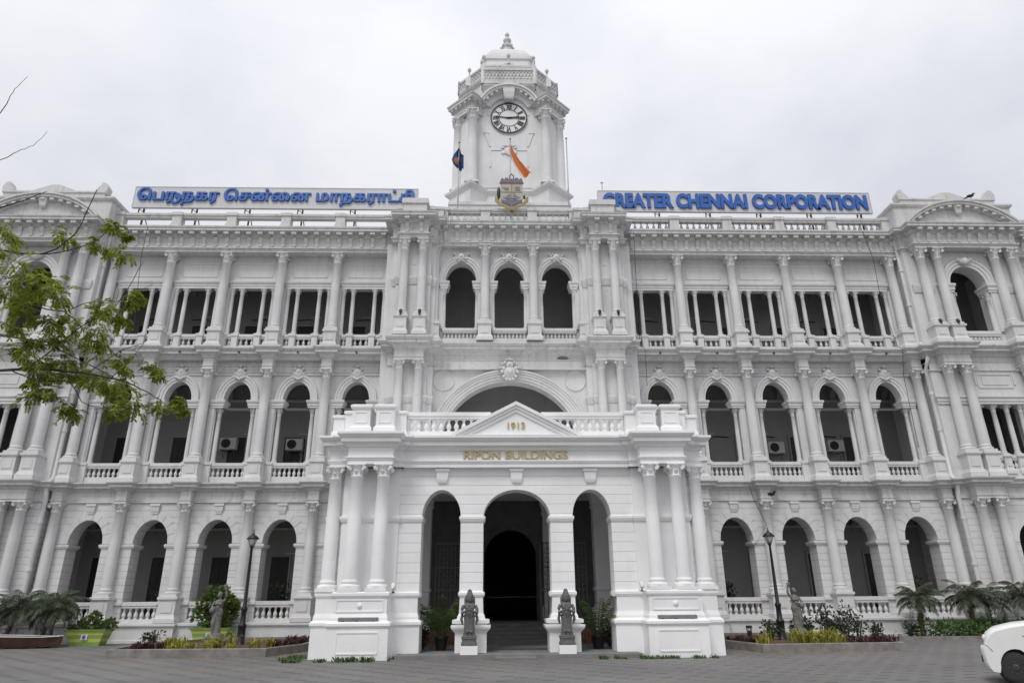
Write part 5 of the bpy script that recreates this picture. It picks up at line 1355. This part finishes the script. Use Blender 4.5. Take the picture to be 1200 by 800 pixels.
# ---------------------------------------------------------------- striped planters
def planter(loc, label, w_):
    t = thing('planter', loc, label, 'planter', 'yellow and green striped planters'); zs = [0, .16, .30, .45, .60]
    def half(z): return w_ * (.74 + .26 * z / .66)
    b = MB().loft([[(sx * (half(z) - .03), sy * (half(z) * .45 - .03), z) for sx, sy in ((-1, -1), (1, -1), (1, 1), (-1, 1))] for z in (.01, .58)]).build('tub', 'stripe_y', t)
    for i in range(4):
        m = MB(); m.loft([[(sx * half(z), sy * half(z) * .45, z) for sx, sy in ((-1, -1), (1, -1), (1, 1), (-1, 1))] for z in (zs[i], zs[i + 1] - .002)]); m.build('stripe', 'stripe_g' if i % 2 == 0 else 'stripe_y', b)
    m = MB(); m.loft([[(sx * (half(z) + d), sy * (half(z) * .45 + d), z) for sx, sy in ((-1, -1), (1, -1), (1, 1), (-1, 1))] for z, d in ((.60, .04), (.68, .05), (.68, -.04), (.6, -.05))], cap=False); m.build('rim', 'stripe_g', t)
    m = MB(); m.loft([[(sx * (half(.62) - .04), sy * (half(.62) * .45 - .04), z) for sx, sy in ((-1, -1), (1, -1), (1, 1), (-1, 1))] for z in (.60, .63)]); m.build('soil', 'soil', t)
    m = MB(); yq = -half(.36) * .45 - .012
    m.box(-.14, .14, yq - .03, yq, .26, .48); e = m.build('crest_panel', 'board', t); MB().ball((0, yq - .035, .37), (.08, .012, .09), 8, 5).build('crest_mark', 'blue', e)
    return t
planter((-18.95, -1.6, 0), 'striped planter full of low green plants right of the long trough', .86)
planter((-13.75, -.95, 0), 'striped planter holding a tall bush behind the left flower bed', .86)
def potplant(name, loc, label, group, cen, n, size, mat, stems):
    t = thing(name, loc, label, 'plant', group); m = MB()
    for a, b in stems: m.tube([a, tuple((Vector(a) + Vector(b)) / 2 + Vector((.02, 0, .02))), b], [.025, .018, .008], 5)
    m.build('stems', 'bark', t); m = MB(); leafcloud(m, cen, n, size, rr); m.build('leaves', mat, t); return t
potplant('leafy_plant', (-18.95, -1.6, .62), 'low spreading green plants in the planter beside the trough', 'plants in the striped planters',
         [(-.5, 0, .15, .35, .3, .2), (0, 0, .3, .4, .3, .3), (.45, 0, .2, .4, .3, .2), (.85, -.1, .25, .25, .2, .15), (.1, 0, .5, .2, .2, .25)], 480, .2, 'areca', [((i * .3 - .5, 0, 0), (i * .38 - .6, 0, .45)) for i in range(5)])
potplant('leafy_plant', (-13.75, -.95, .62), 'tall dense bush in the planter behind the pale statue', 'plants in the striped planters',
         [(0, 0, 1.45, .55, .45, .38), (-.35, 0, 1.05, .5, .4, .4), (.35, 0, 1.15, .5, .4, .4), (-.5, 0, .6, .45, .4, .35), (.45, 0, .55, .45, .4, .4), (0, 0, .35, .5, .4, .3), (.75, 0, .95, .25, .3, .2)], 1250, .23, 'areca', [((0, 0, 0), (x, 0, z)) for x, z in ((0, 1.4), (-.4, 1.0), (.4, 1.1), (-.5, .5), (.5, .5))])

# ---------------------------------------------------------------- palms, hedge, kerb, trough
rr = random.Random(5)
GP = 'short palms along the wings'
palm('palm', (-20.35, -2.2, 0), 1.55, 26, 1.35, 'short drooping palm with a reddish stem before the end of the trough', rr, GP, tr=.09)
palm('palm', (-21.3, -1.2, 0), 1.5, 26, 1.35, 'dense short palm behind the middle of the trough', rr, GP)
palm('palm', (-22.9, -1.3, 0), 1.55, 26, 1.3, 'short palm at the left edge behind the trough', rr, GP)
palm('palm', (18.75, -2.0, 0), 1.65, 26, 1.2, 'drooping short palm leftmost of those by the right wing', rr, GP)
palm('palm', (21.2, -2.0, 0), 1.7, 26, 1.3, 'short palm in the middle of the hedge by the right wing', rr, GP)
palm('palm', (22.3, -1.7, 0), 1.6, 24, 1.2, 'short palm second from the right above the hedge', rr, GP)
palm('palm', (23.9, -2.2, 0), 1.8, 26, 1.3, 'tallest short palm above the white car', rr, GP)
t = thing('hedge', (21.6, -2.2, 0), 'low bright green hedge under the palms by the right wing', 'hedge')
m = MB()
for i in range(12): m.tube([(-2.6 + i * .45, 0, 0), (-2.55 + i * .45, .05, .45)], [.025, .01], 5)
m.build('stems', 'bark', t); m = MB(); leafcloud(m, [(-2.7 + i * .42, rr.uniform(-.3, .3), .35 + rr.uniform(-.05, .12), .4, .45, .36) for i in range(14)], 2300, .17, rr); m.build('leaves', 'hedge', t)
m = MB(); m.box(16.6, 27, -3.2, -3.0, 0, .14); tag(m.build('kerb', 'kerb'), 'low grey kerb in front of the palms by the right wing', None, None, 'structure')
t = thing('trough', (-21.55, -2.9, 0), 'long low dark brown boat shaped trough with a pale rim', 'trough')
rings = []
def hull(x, hw, z0, z1): return [(x, -hw * .55, z0), (x, -hw, z1), (x, hw, z1), (x, hw * .55, z0)]
st = [(-2.6, .5, .05, .55), (-1.2, .62, .03, .50), (.6, .62, .03, .46), (1.6, .45, .05, .44), (2.15, .14, .16, .46)]
MB().loft([hull(*a) for a in st]).build('hull', 'trough', t)
m = MB()
for q in (-1, 1): m.tube([(x, q * hw, z1 + .01) for x, hw, z0, z1 in st], .022, 6)
m.build('rim', 'board', t)
for x in (-1.8, 0, 1.3): MB().box(x - .12, x + .12, -.4, .4, 0, .06).build('skid', 'black', t)

# ---------------------------------------------------------------- potted plants
def pot_palm(loc, h, nf, ln, label, rr, group):
    t = thing('potted_palm', loc, label, 'potted plant', group)
    m = MB(); m.lathe(0, 0, [(.18, 0), (.24, .40), (.26, .41), (.26, .47), (.22, .47), (.21, .40)], 16); m.build('pot', 'black', t)
    m = MB(); m.lathe(0, 0, [(.22, .40), (.21, .43)], 14); m.build('soil', 'soil', t)
    m = MB()
    for i in range(nf):
        a = i * 2.399; frond(m, (.08 * math.cos(a), .08 * math.sin(a), .42), a, R(86 - 34 * (i / nf)), ln * rr.uniform(.7, 1.12), R(62) + .4 * (i / nf), 16, .32, rr, .02)
    m.build('fronds', 'areca', t); return t
GQ = 'potted palms in the side arches of the porch'
pot_palm((-2.72, -8.5, .13), 1.4, 15, 1.75, 'dense bushy potted palm in the left side arch of the porch', rr, GQ)
pot_palm((2.95, -8.4, .13), 1.6, 11, 2.15, 'taller open potted palm in the right side arch of the porch', rr, GQ)
for i, (x, y, h) in enumerate(((-3.4, -7.9, .9), (1.85, -5.2, .8), (-1.95, -5.3, .7), (3.5, -7.6, .9))):
    shrub((x, y, .13), h, .34, ('small dark plant left of the dense potted palm', 'dark plant inside the porch right of the middle arch', 'dark plant inside the porch left of the middle arch', 'small dark plant right of the open potted palm')[i], 'darkleaf', 150, .15, 'small plants inside the porch', 'plant')
for i, (x, r_, h) in enumerate(((-11.6, .5, 1.9), (-17.6, .36, 1.7), (11.2, .4, 1.9), (20.9, .55, 2.2))):
    shrub((x, 1.75, .84), h, r_, ('dark cone shaped plant inside the ground arch beside the left lamp', 'dark plant inside the second ground arch from the left', 'dark plant inside the ground arch beside the right lamp', 'large dark palm like plant inside the ground arch behind the palms')[i], 'darkleaf', 260, .2, 'plants inside the ground floor arches', 'plant', 5)

# ---------------------------------------------------------------- floodlights, spotlights, bollard light
for i, x in enumerate((-5.33, 5.33)):
    t = thing('floodlight', (x, FW - 1.06, 1.14), 'long grey floodlight bar on the %s porch pedestal ledge' % ('left', 'right')[i], 'floodlight', 'floodlight bars on the porch base')
    m = MB(); m.block4(-.66, .66, -.07, .07, [(0, .06), (0, .15), (-.02, .17)]); m.build('housing', 'steel', t)
    for q in (-.5, -.05, .5): MB().box(q - .05, q + .05, -.05, .05, 0, .06).build('foot', 'black', t)
def spot(loc, rz, label, group, mat='black'):
    t = thing('spotlight', loc, label, 'spotlight', group, rz)
    m = MB(); m.lathe(0, 0, [(.06, 0), (.06, .03), (.022, .04), (.022, .14)], 8); m.build('stand', 'black', t)
    m = MB(); m.lathe(0, 0, [(.055, -.10), (.08, -.06), (.085, .10), (.07, .12)], 10); h = m.build('head', mat, t); h.matrix_local = Matrix.Translation((0, -.02, .2)) @ Matrix.Rotation(R(-35), 4, 'X')
    return t
for q in (-1, 1):
    sd_ = 'left' if q < 0 else 'right'
    spot((q * 4.28, FW - .72, 2.05), 0, 'white headed spotlight at the foot of the %s porch columns' % sd_, 'spotlights on the porch base', 'acwhite')
    for x, w_ in ((4.8, 'inner'), (5.8, 'outer')): spot((q * x, -1.98, 15.9), 0, 'small black spotlight at the %s upper paired column %s of centre' % (w_, sd_), 'spotlights under the paired columns')
    for x, w_ in ((23.82, 'outer'), (24.8, 'inner')): spot((q * (x), -1.2, 15.78), 0, 'small black spotlight under the %s upper column of the %s pavilion' % ('first' if w_ == 'outer' else 'second', sd_), 'spotlights on the end pavilions')
t = thing('bollard_light', (9.05, -6.9, .2), 'short black bollard light at the left of the right flower bed', 'bollard light')
m = MB(); m.box(-.07, .07, -.07, .07, 0, .42); m.build('post', 'black', t); m = MB(); m.block4(-.09, .09, -.09, .09, [(0, .50), (0, .6)]); [m.box(sx * .07 - .012, sx * .07 + .012, sy * .07 - .012, sy * .07 + .012, .42, .5) for sx in (-1, 1) for sy in (-1, 1)]; m.build('head', 'black', t)

# ---------------------------------------------------------------- crows
def crow(loc, rz, label):
    t = thing('crow', loc, label, 'crow', 'crows perched on the building', rz)
    m = MB(); m.ball((0, 0, .17), (.09, .17, .09), 12, 8); m.ball((0, -.15, .27), (.06, .07, .06), 10, 6); m.tube([(0, -.1, .2), (0, -.14, .26)], [.065, .05], 8)
    m.tube([(0, -.2, .27), (0, -.29, .255)], [.022, .006], 6); m.tube([(0, .12, .15), (0, .36, .08)], [.06, .03], 8)
    for q in (-1, 1): m.tube([(q * .04, 0, .12), (q * .04, -.01, 0)], [.02, .012], 5); m.ball((q * .075, .05, .18), (.03, .16, .065), 8, 5)
    me = voxel_figure(m, .012, 1); me.materials.append(M['crow']); obj('body', me, t)
crow((27.2, -1.6, 23.6), R(60), 'black crow on the curved pediment of the right pavilion')
crow((.03, FW - .14, 6.41), R(80), 'black crow on the middle bracket under the gilt letters')
crow((-6.75, -.45, 20.0), R(-70), 'black crow beside the upper paired columns left of centre')
crow((13.4, -.28, 6.56), R(70), 'black crow on a ground floor capital right of the porch')
crow((7.5, -.62, 7.46), R(60), 'black crow on the ledge beside the right end of the porch')

# ---------------------------------------------------------------- grass at the foot of the porch
m = MB(); rr = random.Random(21)
for x0, x1, y0, y1, n in ((-7.6, -4.2, -11.35, -10.75, 700), (-4.2, -3.4, -10.3, -9.9, 120), (2.6, 6.5, -11.2, -10.78, 620), (-7.9, -7.2, -10.6, -9.0, 260), (3.0, 4.2, -10.6, -9.85, 220)):
    for _ in range(n):
        x, y = rr.uniform(x0, x1), rr.uniform(y0, y1)
        if math.sin(x * 3.1) + math.sin(x * 7.7 + 1) < -.5: continue
        a = rr.uniform(0, 2 * PI); h = rr.uniform(.03, .12) * (1.4 if x < -4 and x > -6 else 1); d = Vector((math.cos(a), math.sin(a), 0)) * h * .8; w_ = Vector((-math.sin(a), math.cos(a), 0)) * .02; p = Vector((x, y, 0))
        m.add([p - w_, p + w_, p + d * .6 + w_ + Vector((0, 0, h * .8)), p + d + Vector((0, 0, h))], [(0, 1, 2, 3)])
tag(m.build('grass', 'grass'), 'short weeds and grass along the foot of the porch', 'grass', None, 'stuff')

# ---------------------------------------------------------------- white car at the right edge
t = thing('car', (10.88, -17.38, 0), 'white hatchback car nosing in at the right edge', 'car', None, R(-44))
W2 = .86
up_ = [(0.06, .30), (0.0, .42), (-.02, .72), (.02, .775), (.10, .79), (.13, .90), (.21, 1.07), (.42, 1.18), (.80, 1.27), (1.10, 1.31), (1.22, 1.33), (2.0, 1.31), (3.2, 1.28), (4.0, 1.20), (4.12, .95), (4.15, .5), (4.1, .30)]
up_ = [(.13 + x * .74 if x < .5 else x, z) for x, z in up_]
def arch_pts(cx, r_): return [(cx + r_ * math.cos(a), .33 + r_ * math.sin(a)) for a in [PI * k / 12 for k in range(13)]]
lo = [(4.05, .22)] + [(3.75, .22)] + arch_pts(3.33, .40) + [(2.9, .22), (1.3, .22)] + arch_pts(.80, .40) + [(.36, .22), (.22, .24)]
outl = up_ + lo
cxm, czm = 2.1, .7; rings = []
for tt in (-1, -.97, -.9, -.6, 0, .6, .9, .97, 1):
    a = abs(tt); ins = .06 * max(0, (a - .86) / .14) ** 2; nose = .14 * a ** 3
    ring = []
    for x, z in outl:
        k = max(0, 1 - x / 1.2); xx = x + nose * k * 1.0
        zz = z - ins * (1 if z > .8 else 0) - (.04 * a * a if z > 1.0 else 0); xx += ins * .6 * (1 if x < 1 else (-1 if x > 3.5 else 0))
        ring.append((xx, tt * W2, zz))
    rings.append(ring)
body = MB().loft(rings, True).build('body', 'carwhite', t)
gh = [(1.16, 1.31), (1.80, 1.70), (2.2, 1.76), (3.2, 1.74), (3.7, 1.62), (4.02, 1.24)]
MB().loft([[(x, q * (W2 - .06 - max(0, z - 1.3) * .32), z - .02 * (abs(q) == 1)) for x, z in gh] for q in (-1, -.8, 0, .8, 1)], True).build('cabin', 'carwhite', t)
m = MB()
for q in (-1, 1):
    y = lambda z: q * (W2 - .052 - max(0, z - 1.3) * .32)
    for poly in ([(1.36, 1.34), (1.86, 1.64), (2.46, 1.67), (2.46, 1.34)], [(2.54, 1.34), (2.54, 1.67), (3.25, 1.66), (3.55, 1.34)]): m.add([(x, y(z) + q * .006, z) for x, z in poly] + [(x, y(z) - q * .01, z) for x, z in poly], [(0, 1, 2, 3), (7, 6, 5, 4)])
m.build('window', 'glass', t)
m = MB(); m.add([(1.20, -.70, 1.34), (1.20, .70, 1.34), (1.76, .62, 1.685), (1.76, -.62, 1.685)], [(0, 1, 2, 3)]); m.build('windscreen', 'glass', t)
for wx in (.80, 3.33):
    for q in (-1, 1):
        m = MB(); m.lathe(0, 0, [(.20, -.10), (.30, -.10), (.335, -.07), (.335, .07), (.30, .10), (.20, .10)], 28); o = m.build('wheel', 'tyre', t); o.matrix_local = Matrix.Translation((wx, q * (W2 - .13), .335)) @ Matrix.Rotation(R(90 * (1 if q < 0 else -1)), 4, 'X')
        m = MB(); m.lathe(0, 0, [(.205, .0), (.205, .085), (.18, .06), (.10, .075), (.07, .105), (.05, .11)], 24)
        for k in range(8): a = PI / 4 * k; m.ball((.125 * math.cos(a), .125 * math.sin(a), .085), (.028, .028, .02), 7, 4)
        m.build('rim', 'rim', o)
        m = MB(); m.lathe(0, 0, [(.40, -.10), (.40, .06)], 24); a = m.build('wheel_arch', 'trim', t); a.matrix_local = Matrix.Translation((wx, q * (W2 - .28), .34)) @ Matrix.Rotation(R(90), 4, 'X')
for q in (-1, 1):
    m = MB(); m.ball((1.30, q * (W2 + .12), 1.36), (.07, .10, .085), 10, 6); m.tube([(1.36, q * (W2 - .05), 1.31), (1.32, q * (W2 + .08), 1.33)], .03, 6); mo = m.build('wing_mirror', 'carwhite', t)
    MB().box(1.33, 1.375, *sorted((q * (W2 + .02), q * (W2 + .22))), 1.28, 1.44).build('mirror_glass', 'trim', mo)
    MB().ball((1.10, q * (W2 - .012), 1.0), (.05, .02, .02), 8, 5).build('side_indicator', 'amber', t)
    MB().ball((.29, q * .54, .93), (.06, .15, .08), 12, 8).build('headlight', 'lampglass', t)
m = MB(); m.box(.11, .2, -.42, .42, .40, .54); m.build('grille', 'trim', t)
for q in (-1, 1):
    m = MB(); m.tube([(1.36, q * (W2 + .002), 1.16), (1.30, q * (W2 + .002), .8), (1.34, q * (W2 + .002), .3)], .006, 5); m.tube([(2.50, q * (W2 + .002), 1.16), (2.50, q * (W2 + .002), .3)], .006, 5); m.build('door_seam', 'trim', t)
    m = MB(); m.tube([(.26, q * (W2 - .012), .80), (.34, q * (W2 - .002), .79), (.44, q * (W2 + .002), .66)], .006, 5); m.build('bumper_seam', 'trim', t)
    m = MB(); m.box(2.15, 2.35, *sorted((q * W2, q * (W2 + .03))), .98, 1.01); m.build('door_handle', 'carwhite', t)
    m = MB(); m.box(1.30, 2.85, *sorted((q * (W2 - .02), q * (W2 + .012))), .26, .34); m.build('sill', 'trim', t)

# ---------------------------------------------------------------- tree leaning in from the left
t = thing('tree', (-11.5, -24.6, 0), 'leafy tree at the left edge with bare twigs reaching across the sky', 'tree')
OX, OY = 11.5, 24.6
def loc_(p): return (p[0] + OX, p[1] + OY, p[2])
m = MB(); m.tube([(0, 0, -.05), (.05, .0, .8), (.15, -.1, 2.0), (.1, -.2, 3.2), (.3, -.3, 4.2)], [.30, .22, .19, .17, .15], 12)
for k in range(5): a = k * 1.3; m.tube([(.35 * math.cos(a), .35 * math.sin(a), -.05), (.1 * math.cos(a), .1 * math.sin(a), .6)], [.10, .06], 6)
m.build('trunk', 'bark', t)
m = MB()
for p1, r0 in (((-7.87, -26.78, 4.56), .06), ((-8.10, -26.62, 5.29), .055), ((-7.93, -27.22, 6.29), .05), ((-7.83, -27.48, 6.98), .045)):
    e = loc_(p1); s_ = (.3, -.3, 4.15); mid = ((s_[0] + e[0]) / 2 - .1, (s_[1] + e[1]) / 2 + .1, (s_[2] + e[2]) / 2 + .25)
    m.tube([s_, mid, e], [.09, r0 * 1.2, r0 * .6], 8)
m.tube([(.3, -.3, 4.2), (.2, .2, 5.4), (-.5, .8, 7.0), (-.8, 1.0, 8.4)], [.13, .10, .07, .04], 8); m.tube([(.25, 0, 4.6), (-1.0, -.6, 6.0), (-2.0, -1.0, 7.2)], [.10, .06, .03], 8)
m.build('limbs', 'bark', t)
BRANCH = [
    ([(-7.826, -27.269, 6.418), (-7.026, -27.534, 6.491), (-6.680, -27.662, 6.520), (-6.309, -27.797, 6.565)], 0.013, 0.003),
    ([(-7.934, -27.216, 6.286), (-6.952, -27.441, 5.955), (-6.446, -27.615, 5.811), (-6.129, -27.722, 5.787), (-5.784, -27.890, 5.920), (-5.662, -27.972, 6.129), (-5.464, -28.169, 6.350)], 0.014, 0.004),
    ([(-6.446, -27.615, 5.811), (-6.123, -27.628, 5.821), (-5.788, -27.586, 5.966), (-5.591, -27.574, 6.202)], 0.009, 0.004),
    ([(-8.095, -26.622, 5.293), (-7.095, -26.880, 5.048), (-6.470, -27.057, 4.902), (-6.131, -27.154, 4.848), (-5.833, -27.324, 4.993), (-5.347, -27.517, 5.185), (-4.978, -27.799, 5.617)], 0.015, 0.003),
    ([(-6.131, -27.154, 4.848), (-6.303, -27.254, 4.561), (-6.455, -27.316, 4.455)], 0.009, 0.005),
    ([(-6.140, -27.190, 5.228), (-5.906, -27.149, 5.385), (-5.627, -27.065, 5.424), (-5.226, -27.065, 5.676)], 0.006, 0.002),
    ([(-7.872, -26.781, 4.563), (-6.874, -27.014, 4.536), (-6.196, -27.225, 4.478), (-5.639, -27.317, 4.393), (-5.254, -27.302, 4.324), (-4.887, -27.358, 4.162), (-4.697, -27.322, 4.050)], 0.02, 0.004),
    ([(-6.252, -27.136, 4.810), (-5.940, -27.194, 4.658), (-5.352, -27.264, 4.374)], 0.009, 0.005),
    ([(-5.354, -27.306, 4.344), (-5.100, -27.472, 4.478), (-4.923, -27.553, 4.680)], 0.006, 0.003),
    ([(-6.699, -27.116, 4.510), (-6.586, -27.104, 4.471), (-6.267, -27.176, 4.352), (-5.849, -27.276, 4.301), (-5.693, -27.199, 4.087), (-5.463, -27.181, 4.020), (-5.153, -27.195, 4.034)], 0.009, 0.003),
    ([(-5.639, -27.317, 4.393), (-5.366, -27.228, 4.702), (-5.131, -27.176, 4.831)], 0.006, 0.003),
    ([(-7.827, -27.470, 6.948), (-6.883, -28.120, 7.463), (-6.707, -28.260, 7.538), (-6.631, -28.308, 7.658), (-6.408, -28.448, 7.728)], 0.006, 0.002),
    ([(-7.827, -27.489, 6.999), (-6.954, -27.832, 6.989), (-6.745, -27.875, 7.086), (-6.477, -27.993, 7.095), (-6.306, -28.057, 7.252)], 0.006, 0.002),
    ([(-7.574, -26.865, 5.612), (-6.881, -27.039, 5.453), (-6.438, -27.105, 5.309), (-6.140, -27.190, 5.228), (-5.900, -27.229, 5.031)], 0.01, 0.007),
    ([(-6.896, -27.213, 5.631), (-6.792, -27.150, 5.174), (-6.480, -27.111, 4.763), (-6.272, -27.176, 4.352)], 0.006, 0.004),
    ([(-6.680, -27.662, 6.520), (-6.551, -27.720, 6.521), (-6.382, -27.790, 6.550)], 0.004, 0.002),
]
m = MB()
for pts, r0, r1 in BRANCH:
    P = [Vector(loc_(p)) for p in pts]; Q = []
    for i in range(len(P) - 1):                                     # smooth the path a little and let it wander
        a, b = P[i], P[i + 1]; pa = P[i - 1] if i else a; pb = P[i + 2] if i + 2 < len(P) else b
        for k in range(4):
            u = k / 4; Q.append(.5 * ((2 * a) + (b - pa) * u + (2 * pa - 5 * a + 4 * b - pb) * u * u + (3 * a - pa - 3 * b + pb) * u ** 3) + Vector((rr.uniform(-1, 1), rr.uniform(-1, 1), rr.uniform(-1, 1))) * .006)
    Q.append(P[-1]); m.tube(Q, [r0 + (r1 - r0) * i / (len(Q) - 1) for i in range(len(Q))], 6)
m.build('branches', 'bark', t)
CL=[ (-6.78, -27.65, 6.05, 0.19), (-6.14, -27.54, 6.06, 0.12), (-5.55, -27.82, 5.81, 0.11), (-5.47, -27.75, 6.12, 0.08), (-5.54, -27.36, 5.95, 0.13), (-5.46, -27.44, 6.18, 0.06), (-6.39, -27.80, 5.44, 0.22), (-6.21, -27.70, 5.35, 0.22), (-5.93, -27.78, 5.20, 0.18), (-6.65, -27.46, 5.29, 0.18), (-6.28, -27.73, 5.04, 0.20), (-6.22, -27.35, 5.00, 0.18), (-6.16, -27.22, 5.08, 0.23), (-6.05, -27.42, 4.76, 0.16), (-5.81, -27.17, 4.99, 0.23), (-5.74, -27.16, 4.77, 0.17), (-5.30, -27.76, 5.03, 0.12), (-5.62, -27.33, 5.13, 0.12), (-5.26, -27.55, 4.99, 0.10), (-5.18, -27.51, 5.25, 0.10), (-5.05, -27.63, 5.24, 0.07), (-6.65, -27.05, 4.76, 0.15), (-6.40, -27.28, 4.79, 0.12), (-6.20, -27.42, 4.49, 0.14), (-6.45, -27.04, 4.40, 0.12), (-6.31, -26.89, 4.51, 0.13), (-6.26, -27.16, 4.16, 0.14), (-6.09, -27.24, 4.17, 0.14), (-6.03, -27.25, 4.55, 0.15), (-6.22, -26.77, 4.55, 0.13), (-6.03, -26.75, 4.57, 0.13), (-5.83, -26.96, 4.42, 0.10), (-5.65, -26.77, 4.43, 0.19), (-5.52, -26.78, 4.30, 0.17), (-5.53, -27.17, 4.29, 0.14), (-5.13, -27.47, 4.41, 0.10), (-5.48, -27.06, 4.62, 0.08), (-4.98, -27.12, 4.51, 0.09), (-4.84, -27.25, 4.40, 0.08), (-5.14, -27.21, 4.03, 0.16), (-5.40, -27.03, 3.97, 0.08), (-5.94, -26.97, 3.99, 0.12), (-5.88, -27.15, 4.01, 0.08), (-4.79, -27.16, 4.01, 0.09), (-4.67, -27.06, 4.11, 0.09), (-4.76, -26.71, 4.11, 0.07), (-6.23, -27.44, 5.53, 0.12), (-6.66, -27.75, 5.70, 0.14), (-6.57, -27.46, 4.90, 0.14) ]
m = MB(); rr = random.Random(31)
def compound_leaf(p, d, ln, rr):
    """neem like leaf: a drooping stalk with paired pointed leaflets"""
    d = d.normalized(); pts = [p]
    for i in range(5): d = (d + Vector((0, 0, -.20))).normalized(); pts.append(pts[-1] + d * ln / 5)
    for i in range(5):
        a, b = pts[i], pts[i + 1]; ax = (b - a).normalized(); sd_ = ax.cross(Vector((rr.uniform(-.3, .3), rr.uniform(-.3, .3), 1))).normalized(); nn = sd_.cross(ax)
        for f in (.25, .75):
            q = a.lerp(b, f)
            for sg in (-1, 1):
                dd = (sd_ * sg + ax * .75 + nn * rr.uniform(-.25, .15)).normalized(); L_ = .052 * rr.uniform(.75, 1.2); ww = ax * .0115
                m.add([q, q + dd * L_ * .45 + ww, q + dd * L_, q + dd * L_ * .45 - ww], [(0, 1, 2, 3)])
    m.add([pts[0], pts[2] + Vector((.003, 0, 0)), pts[5], pts[2] - Vector((.003, 0, 0))], [(0, 1, 2, 3)])
for x, y, z, r_ in CL:
    c = Vector(loc_((x, y, z)))
    for _ in range(int(7 + 100 * r_)):
        u = Vector((rr.gauss(0, .29), rr.gauss(0, .5), rr.gauss(0, .27))); 
        p = c + u * r_ + Vector((0, 0, r_ * .25))
        d = Vector((u.x + rr.uniform(-.6, .6), u.y + rr.uniform(-.6, .6), u.z * .6 + rr.uniform(-.5, .4)))
        if d.length < .05: continue
        compound_leaf(p, d, min(.15, r_ * rr.uniform(.5, .9) + .035), rr)
for _ in range(260):                                                # the crown outside the picture
    c = Vector((rr.gauss(-1.2, 1.1), rr.gauss(.2, 1.3), rr.gauss(7.2, 1.0)))
    for k in range(4): compound_leaf(c + Vector((rr.uniform(-.3, .3), rr.uniform(-.3, .3), rr.uniform(-.3, .3))), Vector((rr.uniform(-1, 1), rr.uniform(-1, 1), rr.uniform(-.4, .4))), .3, rr)
m.build('crown', 'leaf', t)
